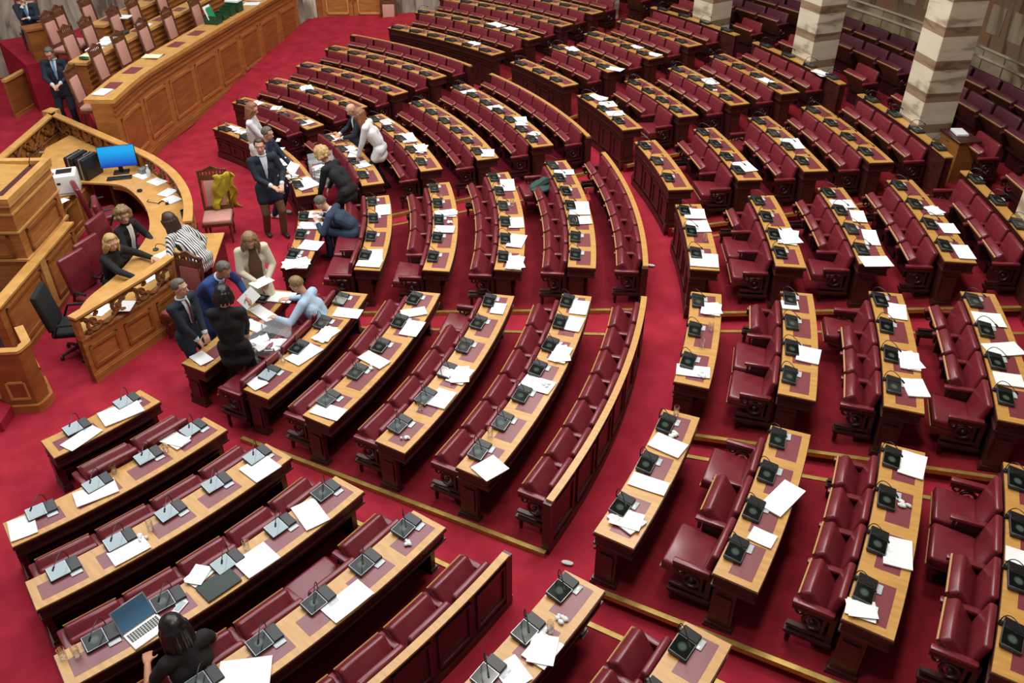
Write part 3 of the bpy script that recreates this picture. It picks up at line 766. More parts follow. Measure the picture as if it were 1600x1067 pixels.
for z0, z1, e in ((1.84, 1.9, .03), (1.7, 1.73, .02), (1.4, 1.43, .02), (.93, .97, .03)): aub(mo, 1.2, 2.66+e, -.91-e, .54+e, z0, z1)
part('moulding', mo, M['oak_light'], t)
part('front_panel', aframe(MB(), 2.665, -.72, .38, 1.0, 1.36), M['oak_panel'], t)
part('side_panel', uframe(MB(), -.915, 1.4, 2.5, 1.0, 1.36), M['oak_panel'], t)
rim = MB()
aub(rim, 2.58, 2.7, -.95, .58, 1.9, 1.98); aub(rim, 1.2, 2.58, -.95, -.83, 1.9, 1.98); aub(rim, 1.2, 2.58, .46, .58, 1.9, 1.98); aub(rim, 1.2, 1.3, -.83, .46, 1.9, 1.96)
part('rim', rim, M['oak_light'], t)
sl = MB(); q = [AU(1.5, -.83), AU(2.58, -.83), AU(2.58, .46), AU(1.5, .46)]
sl.hexa([(*q[0], 1.9), (*q[1], 1.9), (*q[2], 1.9), (*q[3], 1.9), (*q[0], 1.96), (*q[1], 1.905), (*q[2], 1.905), (*q[3], 1.96)])
part('writing_slope', sl, M['gold'], t)
part('inlay', aub(MB(), 2.42, 2.57, -.8, .43, 1.9, 1.935), M['rose'], t)
def goose(name, label, x, y, z, h, dx, dy, cat='microphone'):
    pts = [Vector((x, y, z+.02))]+[Vector((x+dx*u*u, y+dy*u*u, z+.02+h*sin(u*pi*.6))) for u in (.2, .4, .6, .8, 1)]
    t = thing(name, label, cat, (x, y, z)); part('base', MB().lathe([(.045, 0), (.045, .02), (.02, .03)], (x, y, z), 10), M['dock'], t)
    part('stem', MB().tube(pts, .006, 5), M['black'], t); part('capsule', MB().cap(pts[-1], pts[-1]+Vector((dx, dy, -.04)).normalized()*.05, .016, .014, 8), M['grey'], t)
goose('microphone', 'grey gooseneck microphone at the far corner of the tall rostrum', *AU(2.45, .36), 1.905, .2, .02, .2)
goose('microphone', 'grey microphone lying low at the near corner of the rostrum', *AU(2.35, -.75), 1.91, .12, .14, .08)
# low wall in front of the rostrum, and a dark slab standing in for shade in the well behind
t = thing('rostrum_screen', 'low panelled oak screen running below the tall rostrum', 'screen wall', (*AU(2.8, -.8), 0), AX)
b = MB(); aub(b, 2.68, 2.8, -2.25, .36, 0, .9); part('panel_wall', b, M['oak'], t)
part('panel_moulding', aframe(MB(), 2.8, -2.1, -.96, .12, .8), M['oak_panel'], t); part('panel_moulding', aframe(MB(), 2.8, -.72, .26, .12, .8), M['oak_panel'], t)
part('stile', aub(MB(), 2.79, 2.83, -.93, -.76, 0, .9), M['oak_light'], t)
part('cap', aub(MB(), 2.66, 2.84, -2.25, .38, .9, .935), M['oak_light'], t)
part('plinth', aub(MB(), 2.79, 2.86, -2.25, .38, 0, .08), M['oak_panel'], t)
solo('stair_well', aub(MB(), 1.0, 2.66, -2.4, -.95, 0, .1), M['black_wood'], 'dark slab standing for the shade in the well behind the low screen at left', 'stair well')
solo('rear_rostrum_block', aframe(aub(MB(), .2, 1.15, -1.2, .3, 0, 2.5), 1.15, -1.0, .1, 1.7, 2.3), M['oak'], 'oak presiding desk behind the tall rostrum, cut by the left edge', 'desk')
# cabinets along the back of the clerks' area
t = thing('oak_cabinet', 'low oak cabinet with framed doors under the white printer', 'cabinet', (*AU(1.9, 1.6), 0), AX)
part('body', aub(MB(), 1.55, 2.17, .56, 2.75, 0, .735), M['oak_panel'], t)
for i in range(3):
    u0 = .62+i*.72
    d_ = part('door', aub(MB(), 2.16, 2.185, u0, u0+.66, .1, .7), M['oak'], t)
    part('door_moulding', aframe(MB(), 2.185, u0+.06, u0+.6, .17, .63, .015, .03), M['oak_light'], d_)
part('counter', aub(MB(), 1.5, 2.2, .56, 2.75, .735, .768), M['oak_light'], t)
part('kick_board', aub(MB(), 2.16, 2.2, .56, 2.75, 0, .07), M['oak_light'], t)

# ---------------------------------------------------------------- speakers' enclosure at the lower left
poly = [(3.85, -.35), (4.3, .26), (4.68, .43), (4.9, .76), (4.76, .93), (4.3, .95)]
PL = Path(poly, 1)
t = thing('speaker_enclosure', 'angular oak enclosure with carved emblem at the lower left edge', 'enclosure', (4.5, .6, 0))
b = MB(); PL.strip(b, 0, PL.len, 0, .07, 0, .96, .05); part('panel_wall', b, M['oak_panel'], t)
c = MB(); PL.strip(c, 0, PL.len, -.025, .085, .96, 1.0, .05); part('cap', c, M['oak_light'], t)
b = MB(); PL.strip(b, 0, PL.len, -.05, 0, 0, .12, .05); part('plinth', b, M['oak'], t)
s = 0
ln = [(Vector(poly[i+1])-Vector(poly[i])).length for i in range(len(poly)-1)]
for i, l in enumerate(ln):
    if l > .35: part('panel_moulding', PL.frame(MB(), s+.07, s+l-.07, 0, .2, .5, .015, .03), M['oak_light'], t)
    s += l
em = MB(); p, h = PL.at(ln[0]+ln[1]*.5, -.012)
B_ = Matrix((Vector((h.x, h.y, 0)), Vector((0, 0, 1)), Vector((h.y, -h.x, 0)))).transposed()
em.torus((*p, .72), .07, .02, 12, 5, B_).ball((*p, .72), (.03, .05, .02), 8, 5, B_)
for k in range(6): em.ball((p.x+h.x*.1*cos(k), p.y+h.y*.1*cos(k), .72+.1*sin(k)), .022, 6, 4)
part('carved_emblem', em, M['carve'], t)
solo('carpeted_step', MB().slab([(3.2, -1.2), (4.6, -.9), (5.05, .25), (4.75, .46), (4.0, .1)], 0, .15), M['carpet'], 'red carpeted step below the enclosure at the left edge', 'step')

# ---------------------------------------------------------------- government bench and platform
GB = Path([(-1.83, 4.36), (-3.06, 5.42), (-4.07, 6.57), (-5.02, 7.7), (-7.08, 10.22), (-8.2, 11.68)])
t = thing('government_bench', 'long curved panelled oak bench front with eight dark blotters at upper left', 'bench', (-5, 7.7, 0))
L = GB.len
b = MB(); GB.strip(b, 0, L, 0, .42, 0, 1.6); part('body', b, M['oak'], t)
mo = MB()
for z0, z1, e in ((1.53, 1.6, .05), (1.44, 1.47, .035), (1.33, 1.36, .03), (0, .14, .06), (.14, .17, .03)): GB.strip(mo, 0, L, -e, .02, z0, z1)
part('moulding', mo, M['oak_panel'], t)
n_ = 8
for i in range(n_):
    q_ = part('panel_moulding', GB.frame(MB(), .12+(L-.2)*(i+.07)/n_, .12+(L-.2)*(i+.93)/n_, 0, .3, 1.2, .03, .06), M['oak'], t)
    part('panel_field', GB.strip(MB(), .12+(L-.2)*(i+.16)/n_, .12+(L-.2)*(i+.84)/n_, -.014, .01, .4, 1.1), M['oak_panel'], q_)
c = MB(); GB.strip(c, 0, L, -.05, .54, 1.6, 1.68); part('bench_top', c, M['oak_light'], t)
for i in range(9):
    d = .62+i*.95
    p_ = MB(); GB.strip(p_, d, d+.42, .14, .42, 1.678, 1.684); part('blotter', p_, M['pad'], t)
pf = MB(); 
def tier(o0, o1, z):
    # a tier of the platform, cut off by the slanting line where its steps begin
    ds = [q*.12 for q in range(int(L/.12)+1)]
    ok = lambda p: p.y >= 3.97-(p.x+1.8)*.153
    a = [GB.at(d, o0)[0] for d in ds]; b_ = [GB.at(d, o1)[0] for d in ds]
    a = [p for p in a if ok(p)]; b_ = [p for p in b_ if ok(p)]
    pf.slab([tuple(p) for p in a]+[tuple(p) for p in b_[::-1]], 0, z)
tier(.42, 1.3, .93); tier(1.3, 2.22, 1.05); tier(2.22, 4.6, 1.17)
struct('floor_government_platform', pf, M['carpet'], False)
GD = {}
for row, (o0, z, d0, d1) in enumerate(((1.28, 1.83, 1.75, 8.6), (2.2, 1.97, 3.9, 8.2))):
    t = thing('back_row_desk', ['middle oak desk row behind the long government bench', 'rearmost oak desk row below the grey marble wall'][row], 'desk', (*GB.at((d0+d1)/2, o0)[0], .9))
    b = MB(); GB.strip(b, d0, d1, o0, o0+.3, .93 if row == 0 else 1.05, z-.06); part('body', b, M['oak_panel'], t)
    mo = MB()
    for q in (.1, .22, .34, .46): GB.strip(mo, d0, d1, o0-.025, o0, z-.1-q, z-.06-q)
    part('moulding', mo, M['oak'], t)
    c = MB(); GB.strip(c, d0-.03, d1+.03, o0-.04, o0+.38, z-.06, z); part('desktop', c, M['oak_light'], t)
    k = 0; d = d0+.3
    while d < d1-.5:
        p_ = MB(); GB.strip(p_, d, d+.36, o0+.06, o0+.3, z-.002, z+.003); part('blotter', p_, M['pad'], t); d += .95
# curved stair screen with red carpet beyond the standing man
SC = Path([(-7.1, 3.45), (-7.35, 3.72), (-7.75, 4.1), (-8.35, 4.45), (-8.75, 4.4)])
t = thing('stair_screen', 'curved oak stair screen behind the standing man with the light blue tie', 'screen wall', (-7.6, 4, 0))
b = MB(); SC.strip(b, 0, SC.len, 0, .06, 0, .86, .1); part('panel_wall', b, M['oak_panel'], t)
c = MB(); SC.strip(c, 0, SC.len, -.03, .09, .86, .92, .1); part('cap', c, M['oak_light'], t)
b = MB(); SC.strip(b, 0, SC.len, -.03, 0, 0, .1, .1); part('plinth', b, M['oak'], t)
solo('corner_desk', MB().box((-7.45, 4.75, 1.5), (.4, .95, .7)).box((-7.45, 4.75, 1.87), (.46, 1.02, .05)), M['oak_panel'], 'small oak desk in front of the man seated at far upper left', 'desk')
solo('carpeted_stair', MB().box((-8.4, 4.75, .58), (2.6, 1.5, 1.16)), M['carpet'], 'red carpeted stair beside the curved oak stair screen', 'stair')

# ---------------------------------------------------------------- carved chairs
def carved_chair(name, label, um, wd=.5, tall=1.18):
    t = thing(name, label, 'chair', (0, 0, 0), 0, None)
    part('seat', MB().rbox((0, 0, .44), (.47, wd, .09), .03, 3), um, t, False)
    fr = MB()
    fr.box((0, 0, .385), (.47, wd+.02, .05))
    T_ = Matrix.Rotation(-.13, 3, 'Y'); z0 = .4; hh = tall-z0
    for s in (-1, 1):
        b0 = Vector((-.23, s*(wd/2-.02), z0)); d = Vector((-sin(.13), 0, cos(.13)))
        fr.tube([b0+d*hh*q/8 for q in range(9)], [.024, .018, .026, .018, .026, .018, .026, .02, .026], 7)
        fr.ball(b0+d*(hh+.02), .03, 8, 5)
    c = Vector((-.23, 0, z0)); d = Vector((-sin(.13), 0, cos(.13)))
    part('frame', fr, M['chairwood'], t, False)
    part('back_pad', MB().rbox(c+d*hh*.5, (.05, wd-.15, hh*.62), .02, 2, T_), um, t, False)
    cr = MB().box(c+d*hh*.88, (.04, wd-.04, .09), T_).box(c+d*hh*.14, (.04, wd-.04, .06), T_)
    for q in range(7): cr.lathe([(.012, -.04), (.014, 0), (.012, .04)], c+d*hh*.97+Vector((0, (q-3)*wd*.12, 0)), 6)
    cr.box(c+d*(hh*1.03), (.04, wd-.02, .03), T_)
    cr.add([c+d*(hh*1.04)+Vector((x, y, z)) for x in (-.02, .02) for y, z in ((-wd*.42, -.02), (wd*.42, -.02), (0, .08))], [(0, 1, 2), (3, 5, 4), (0, 2, 5, 3), (1, 4, 5, 2), (0, 3, 4, 1)])
    part('crest', cr, M['chairwood'], t, False)
    for x in (-.2, .2):
        for y in (-wd/2+.04, wd/2-.04):
            part('leg', MB().lathe([(.016, 0), (.022, .03), (.016, .08), (.028, .16), (.018, .24), (.026, .3), (.026, .37)], (x, y, 0), 8), M['chairwood'], t, False)
    return learn(t)
PCH = carved_chair('carved_chair', 'pink upholstered carved chair with a yellow cloth hung on its back', M['pink'])
PCH.location = (1.82, 4.72, 0); PCH.rotation_euler = (0, 0, rad(-28)); MW[PCH.name] = mtx((1.82, 4.72, 0), rad(-28))
ch2 = carved_chair('carved_chair', 'dark carved chair with rose upholstery behind the grey-haired man with dark red tie', mat('rose_upholstery', '#8d4a42', .7))
ch2.location = (4.42, 3.05, 0); ch2.rotation_euler = (0, 0, rad(-60)); MW[ch2.name] = mtx((4.42, 3.05, 0), rad(-60))
def near(p, o):                                                    # arc length on the bench nearest to p
    return min((q*.1 for q in range(int(L*10))), key=lambda d: (GB.at(d, o)[0]-Vector(p)).length)
for row, (pts, z) in enumerate((([(-2.75, 4.1), (-3.87, 4.93), (-4.58, 5.64), (-5.29, 6.42), (-5.88, 7.24), (-6.54, 8.19)], .93), ([(-5.3, 4.78), (-5.77, 5.34), (-6.35, 6.15), (-6.86, 6.78), (-7.47, 7.69)], 1.05), ([(-6.3, 4.7), (-6.65, 5.02), (-7.2, 5.8), (-7.9, 7.05)], 1.17))):
    for i, p in enumerate(pts):
        _, h = GB.at(near(p, 1.0), 0); f_ = atan2(-h.x, h.y)
        # seat lies in front of the back that the picture shows
        q = Vector(p)+Vector((cos(f_), sin(f_)))*.2
        dup(PCH, (q.x, q.y, z), f_, f'high-backed pink chair, {ORD[i]} from the near end, {["front row behind the government bench","middle row behind the government bench","rearmost row by the marble wall"][row]}', None, 'pink chairs behind the government bench')
dup(PCH, (-6.6, 13.75, .02), rad(-35), 'pink carved chair standing against the wooden double door')
dup(PCH, (-8.45, 4.62, 1.17), rad(-20), 'pink chair at far upper left holding the seated man in a dark suit')
yc = MB(); rows_ = 9; cols_ = 7; vs = []
for i in range(rows_):
    for j in range(cols_):
        u = i/(rows_-1); v = j/(cols_-1)-.5
        vs.append((1.72-.12*u+.06*sin(j*2+i)*u+.03*sin(5*v*3), 5.0+v*(.34+.12*u)+.04*sin(i*1.7), 1.17-.75*u+.03*sin(j*1.9+i)))
fs = [(i*cols_+j, i*cols_+j+1, (i+1)*cols_+j+1, (i+1)*cols_+j) for i in range(rows_-1) for j in range(cols_-1)]
o = solo('yellow_cloth', MB().add(vs, fs), M['yellow'], 'crumpled yellow cloth bag hanging on the pink chair', 'cloth bag')
sd = o.modifiers.new('thickness', 'SOLIDIFY'); sd.thickness = .03

# office chairs
def office_chair(label, loc, rz, m_):
    t = thing('office_chair', label, 'office chair', loc, rz)
    part('seat', MB().rbox((0, 0, .46), (.5, .5, .1), .04, 3), m_, t, False)
    part('backrest', MB().rbox((-.27, 0, .82), (.09, .5, .62), .04, 3, Matrix.Rotation(-.15, 3, 'Y')), m_, t, False)
    b = MB().tube([(0, 0, .12), (0, 0, .41)], .03, 8)
    part('column', b, M['black'], t, False)
    for k in range(5):
        a = 2*pi*k/5; part('base_leg', MB().tube([(0, 0, .12), (.28*cos(a), .28*sin(a), .07)], [.03, .02], 6).ball((.29*cos(a), .29*sin(a), .03), .032, 8, 5), M['black'], t, False)
    for s in (-1, 1):
        part('arm', MB().tube([(-.2, s*.27, .46), (-.1, s*.29, .66), (.12, s*.29, .66)], .02, 6), M['black'], t, False)
office_chair('empty burgundy office chair beside the blond seated clerk', (3.2, 2.17, 0), rad(28), M['leather'])
office_chair('black high-backed office chair at the near tip of the clerks desk', (3.85, 1.62, 0), rad(60), M['black_cloth'])
office_chair('burgundy office chair under the curly-haired clerk', (2.15, 2.9, 0), rad(40), M['leather'])
office_chair('burgundy office chair under the blond clerk', (2.85, 2.5, 0), rad(30), M['leather'])
office_chair('dark burgundy chair tucked at the counter right of the curly-haired clerk', (1.35, 3.2, 0), rad(75), M['leather'])
office_chair('dark burgundy chair tucked at the counter below the blue screen', (.45, 3.15, 0), rad(85), M['leather'])

# ---------------------------------------------------------------- things on the clerks' counter
CZ = .771
t = thing('printer', 'boxy white printer on the oak counter at left', 'printer', (-.2, 2.83, CZ), rad(-20))
part('body', MB().rbox((0, 0, .19), (.44, .44, .38), .03, 2), M['white_plastic'], t, False)
part('control_panel', MB().rbox((-.02, .02, .383), (.2, .26, .012), .004, 1), M['black'], t, False)
part('badge', MB().box((.222, -.08, .25), (.006, .06, .04)), M['black'], t, False)
part('paper_tray', MB().box((.19, 0, .06), (.08, .4, .012)), M['grey'], t, False)
for i, (x, y) in enumerate(((-.85, 3.25), (-.62, 3.38))):
    t = thing('equipment_case', ['black hard case behind the white printer', 'black hard case between the printer and the blue screen'][i], 'case', (x, y, CZ), rad(35))
    part('shell', MB().rbox((0, 0, .2), (.2, .44, .4), .02, 2), M['black'], t, False)
    part('trim', MB().box((.0, .0, .2), (.03, .45, .41)), M['silver'], t, False)
    part('handle', MB().tube([(0, -.07, .4), (0, -.07, .44), (0, .07, .44), (0, .07, .4)], .01, 6), M['silver'], t, False)
t = thing('computer_monitor', 'computer monitor with a bright blue screen on the clerks counter', 'monitor', (-.42, 3.86, CZ), rad(-24))
T_ = Matrix.Rotation(-.18, 3, 'Y')
h_ = part('housing', MB().rbox((0, 0, .33), (.035, .66, .4), .008, 1, T_), M['black'], t, False)
part('screen', MB().box(Vector((.019, 0, .333)), (.004, .64, .38), T_), M['monitor'], h_, False)
part('stand', MB().box((-.03, 0, .12), (.03, .08, .24)).rbox((-.01, 0, .012), (.2, .28, .02), .006, 1), M['black'], t, False)
solo('keyboard', MB().rbox((0, 0, .012), (.15, .44, .022), .005, 1), M['black'], 'black keyboard in front of the blue computer screen', 'keyboard', (-.18, 3.74, CZ), rad(-24))
t = thing('sanitiser_bottle', 'clear pump bottle on the counter right of the blue screen', 'bottle', (.1, 4.2, CZ))
part('bottle_body', MB().lathe([(.04, 0), (.042, .02), (.042, .13), (.02, .16), (.016, .18)], (0, 0, 0), 12), M['white_plastic'], t, False)
part('pump', MB().lathe([(.012, .18), (.012, .22), (.02, .225), (.02, .235)], (0, 0, 0), 8).box((.02, 0, .232), (.05, .012, .012)), M['white_plastic'], t, False)
solo('card_box', MB().rbox((0, 0, .05), (.12, .2, .1), .005, 1), M['grey'], 'small grey and purple box beside the clear pump bottle', 'box', (-.15, 4.2, CZ), .3)
solo('tape_roll', MB().torus((0, 0, .02), .035, .016, 14, 6), M['black'], 'black tape roll lying on the crescent worktop', 'tape', (.62, 3.83, CZ))
hs = MB().torus((0, 0, .015), .08, .01, 16, 5, None, pi*1.3).ball((.08, 0, .02), .03, 8, 5).tube([(-.06, -.06, .015), (-.3, -.1, .015), (-.34, -.02, .015)], .006, 5)
solo('headset', hs, M['black'], 'black headset with cable on the crescent worktop', 'headset', (1.38, 3.98, CZ), .4)
t = thing('pen_cup', 'black pen cup at the end of the far parapet wing', 'cup', (2.2, 4.05, CZ))
part('cup_body', MB().lathe([(.05, 0), (.06, .01), (.065, .16), (.055, .16), (.05, .03)], (0, 0, 0), 12), M['black'], t, False)
part('pens', MB().tube([(0, 0, .05), (.03, .02, .22)], .006, 5).tube([(0, 0, .05), (-.03, .02, .21)], .006, 5), M['dock'], t, False)
goose('microphone', 'thin black microphone on the worktop before the striped woman', 2.95, 3.25, CZ, .12, .2, .1)
# ---------------------------------------------------------------- papers on the desks (corner points in cm, worked out on each desk's plane)
PAPERS = [["A",0,[636,111,643,169,667,173,674,122]],["A",0,[669,66,655,108,674,115,691,76]],["A",1,[743,165,740,180,770,185,776,168]],["A",1,[770,54,776,94,799,97,797,50]],["A",1,[767,-17,776,10,803,11,806,-13]],["A",2,[862,213,862,238,889,247,901,206]],["A",2,[894,53,894,89,914,91,918,54]],["A",3,[983,98,976,120,991,125,998,103]],["A",3,[992,143,990,175,1016,185,1023,147]],["A",3,[961,218,967,245,1001,246,1004,221]],["A",4,[1102,180,1097,223,1119,226,1128,181]],["A",4,[1103,89,1117,123,1149,110,1118,70]],["A'",6,[1266,280,1260,308,1282,313,1290,284]],["A'",6,[1260,248,1263,273,1289,276,1287,256]],["B",1,[692,350,680,391,706,401,717,355]],["B",1,[706,287,704,306,727,308,730,287]],["B",1,[636,451,626,469,653,492,673,473]],["B",1,[672,400,658,437,683,437,691,405]],["B",2,[709,519,720,554,742,547,726,517]],["B",2,[732,517,754,532,778,504,758,490]],["B",2,[766,419,765,436,802,444,809,425]],["B",2,[826,320,815,335,854,352,863,326]],["B",3,[888,473,873,502,896,512,910,480]],["B",3,[909,430,897,457,918,467,936,434]],["B",3,[802,609,786,629,800,642,818,620]],["B",4,[884,683,865,708,883,723,907,693]],["B",4,[909,648,894,677,909,689,930,660]],["B",4,[948,589,932,618,951,629,970,596]],["B",4,[965,528,953,554,993,560,1002,539]],["B",4,[1041,395,1046,425,1069,426,1074,394]],["B'",6,[1152,558,1148,572,1182,584,1191,550]],["B'",6,[1178,498,1175,508,1209,522,1219,503]],["B'",6,[1197,439,1204,464,1227,469,1236,447]],["B'",7,[1278,607,1299,614,1326,554,1301,556]],["B'",7,[1304,531,1327,539,1334,521,1313,516]],["B'",8,[1342,722,1364,731,1380,698,1358,689]],["B'",8,[1395,604,1415,617,1432,585,1410,573]],["B'",8,[1413,517,1435,528,1442,512,1419,502]],["B'",9,[1475,665,1491,671,1496,654,1481,646]],["D'",6,[798,1006,821,1029,849,1010,826,986]],["D'",6,[827,975,850,1005,881,982,862,959]],["D'",6,[930,876,904,904,932,934,957,905]],["C'",6,[1003,814,1024,830,1042,806,1021,793]],["C'",6,[1076,685,1106,710,1120,692,1088,667]],["C'",7,[1082,879,1095,896,1110,878,1091,866]],["C'",7,[1156,813,1177,821,1198,800,1172,783]],["C'",8,[1179,962,1195,978,1222,946,1200,937]],["C'",8,[1245,877,1266,891,1284,860,1268,849]],["C'",8,[1278,831,1295,849,1316,823,1299,807]],["C'",9,[1266,1006,1289,1030,1313,1005,1283,985]],["C'",9,[1309,949,1333,986,1349,964,1327,932]],["C'",9,[1343,905,1367,924,1379,902,1355,886]],["D'",7,[944,1050,971,1059,1010,1027,990,1007]],["D'",8,[958,1166,979,1191,1002,1175,979,1147]],["D'",8,[998,1157,1013,1172,1041,1143,1024,1130]],["D'",8,[1041,1119,1057,1134,1095,1092,1079,1080]],["D'",8,[1091,1043,1114,1075,1135,1053,1108,1022]],["D'",9,[1078,1234,1087,1249,1111,1228,1095,1216]],["D'",9,[1116,1202,1133,1214,1153,1195,1138,1174]],["D'",9,[1163,1152,1180,1168,1204,1137,1189,1122]],["E'",7,[752,1188,766,1218,799,1190,785,1164]],["E'",8,[754,1314,774,1344,812,1309,789,1286]],["F'",6,[321,1264,317,1284,358,1263,352,1241]],["F'",6,[357,1248,378,1273,396,1258,388,1225]],["F'",6,[404,1216,423,1247,448,1235,430,1206]],["F'",8,[445,1463,456,1484,489,1467,480,1440]],["F'",9,[540,1529,545,1550,576,1525,571,1510]],["F'",10,[614,1605,619,1619,660,1605,649,1591]],["G'",7,[61,1416,67,1442,105,1428,96,1407]],["G'",7,[239,1384,233,1404,268,1410,277,1386]],["G'",8,[180,1513,181,1534,211,1530,212,1512]],["G'",8,[251,1501,245,1523,281,1519,280,1499]],["H'",6,[-153,1282,-157,1312,-117,1304,-129,1279]],["H'",7,[-231,1403,-227,1431,-168,1432,-166,1399]],["H'",7,[-158,1397,-162,1432,-129,1432,-125,1403]],["C",0,[347,548,339,561,361,588,390,569]],["C",0,[410,510,400,541,422,551,450,533]],["C",0,[453,464,437,481,464,509,490,489]],["C",0,[309,588,331,614,356,602,330,579]],["C",1,[374,687,387,708,423,689,409,667]],["C",1,[504,586,519,613,548,591,533,572]],["C",1,[532,552,526,567,548,591,574,571]],["C",2,[483,741,504,770,527,755,497,730]],["C",2,[529,707,550,733,570,717,547,696]],["C",3,[453,900,464,922,542,878,523,859]],["C",3,[594,812,610,831,638,809,624,788]],["C",3,[639,777,661,791,691,765,672,748]],["C",3,[695,731,714,746,741,718,723,701]],["C",4,[518,977,538,1007,559,996,536,969]],["C",4,[628,911,651,939,693,906,673,882]],["C",4,[681,883,693,905,716,886,702,869]],["D",1,[41,776,36,798,65,792,70,771]],["D",1,[111,775,115,793,145,790,132,768]],["D",1,[160,752,140,778,150,790,176,778]],["D",1,[190,752,191,777,225,771,219,746]],["D",2,[63,889,65,914,97,909,92,889]],["D",2,[153,879,157,905,214,894,197,867]],["D",2,[212,872,234,892,268,871,254,860]],["D",3,[339,950,348,968,386,954,364,933]],["D",4,[73,1099,76,1128,97,1128,88,1093]],["D",4,[184,1084,190,1114,215,1107,206,1080]],["D",4,[262,1091,275,1106,331,1089,315,1064]],["D",4,[357,1054,358,1075,376,1071,371,1051]],["E",1,[-246,731,-256,759,-226,773,-226,745]],["E",1,[-201,772,-181,791,-166,774,-177,760]],["E",1,[-67,767,-70,796,-47,799,-47,767]],["E",0,[-161,642,-165,658,-139,669,-128,650]],["E",0,[-124,647,-127,667,-107,668,-99,654]],["E",2,[-243,859,-235,886,-199,887,-208,859]],["D",0,[14,669,4,684,21,687,37,672]],["D",0,[63,652,60,674,104,661,102,642]],["D",0,[173,635,166,673,233,648,228,605]],["D",0,[144,629,149,647,168,644,165,625]],["B",0,[595,256,593,276,622,275,625,261]],["B",0,[514,404,503,424,544,434,570,411]],["B",0,[529,366,540,385,576,396,593,375]],["B",0,[565,341,565,357,591,372,603,352]]]
cnt = {}
def place_of(b, k, x, y):
    t0, t1, n_ = DESK[b, k]; a = deg(atan2(y, x)); return max(0, min(n_-1, int((a-t0)/(t1-t0)*n_)))
def sheet(name, q, z, th, m_, label, cat, group=None, curl=.0):
    # q: four corners; a slightly curled sheet or stack
    q = [Vector(p) for p in q]; c = sum(q, Vector((0, 0)))/4
    nx = 4; vs = []; fs = []
    for i in range(nx+1):
        for j in range(nx+1):
            u, v = i/nx, j/nx; p = (q[0]*(1-u)+q[1]*u)*(1-v)+(q[3]*(1-u)+q[2]*u)*v
            vs.append((p.x-c.x, p.y-c.y, curl*(abs(u-.5)**2+abs(v-.4)**2)*.5))
    for i in range(nx):
        for j in range(nx): a = i*(nx+1)+j; fs.append((a, a+1, a+nx+2, a+nx+1))
    mb = MB().add(vs, fs); n0 = len(mb.v)
    mb.add([(x, y, zz_+th) for x, y, zz_ in vs], fs)
    edge = [i for i in range(nx)]+[i*(nx+1)+nx for i in range(nx)]+[nx*(nx+1)+nx-i for i in range(nx)]+[(nx-i)*(nx+1) for i in range(nx)]
    for a, b_ in zip(edge, edge[1:]+edge[:1]): mb.f.append([a, b_, b_+n0, a+n0])
    return solo(name, mb, m_, label, cat, (c.x, c.y, z), 0, group)
def para(q):                                                       # four seen corners made into a true sheet: parallel sides, square corners
    q = [Vector(p) for p in q]; c = sum(q, Vector((0, 0)))/4
    e1 = (q[1]-q[0]+q[2]-q[3])/4; e2 = (q[3]-q[0]+q[2]-q[1])/4
    a = e1.normalized(); l2 = e2.length; b_ = Vector((-a.y, a.x)); b_ = b_ if b_.dot(e2) > 0 else -b_
    m_ = (a+ (e2.normalized()-b_*0)*0).normalized()
    l1 = max(.1, min(.24, e1.length)); l2 = max(.09, min(.24, l2))
    return [c-a*l1-b_*l2, c+a*l1-b_*l2, c+a*l1+b_*l2, c-a*l1+b_*l2]
for i, (b, k, xy) in enumerate(PAPERS):
    q = para([(xy[j]/100, xy[j+1]/100) for j in range(0, 8, 2)]); c = sum(q, Vector((0, 0)))/4
    r = hypot(*c); pl = place_of(b, k, c.x, c.y)
    key = (b, k, pl); cnt[key] = cnt.get(key, 0)+1; nth = cnt[key]
    row = ORD[k] if k < 6 else ORD[k-6]
    stack = i % 3 != 1
    lab = f'{"" if nth == 1 else ORD[nth-1]+" "}{"white paper pile" if stack else "loose white sheet"} at place {NUM[pl]} from near end, {row} row, {NAME[b]}'
    if len(lab.split()) > 16: lab = lab.replace(' from near end', '')
    z = TZ[k]+.0025+.006*nth
    if b == 'D' and k == 0 and nth == 1 and i > 110: z += .0
    sheet('paper_stack' if stack else 'paper_sheet', q, z, random.uniform(.006, .014) if stack else .002, M['paper'] if i % 4 else M['paper_b'], lab, 'papers', 'white papers on the bench desks', .02 if stack else .03)
    if i % 5 == 2:                                                 # a second set fanned over the first
        a = random.uniform(.25, .5); R_ = Matrix.Rotation(a, 2)
        sheet('paper_sheet', [c+R_ @ (p-c)*.97 for p in q], z+.018, .002, M['paper'], f'turned top sheet{"" if nth == 1 else " on "+ORD[nth-1]+" pile"} at place {NUM[pl]}, {row} row, {NAME[b]}', 'papers', 'white papers on the bench desks', .02)
def quad(x, y, w_, h_, a):
    R_ = Matrix.Rotation(a, 2); return [Vector((x, y))+R_ @ Vector(p) for p in ((-w_, -h_), (w_, -h_), (w_, h_), (-w_, h_))]
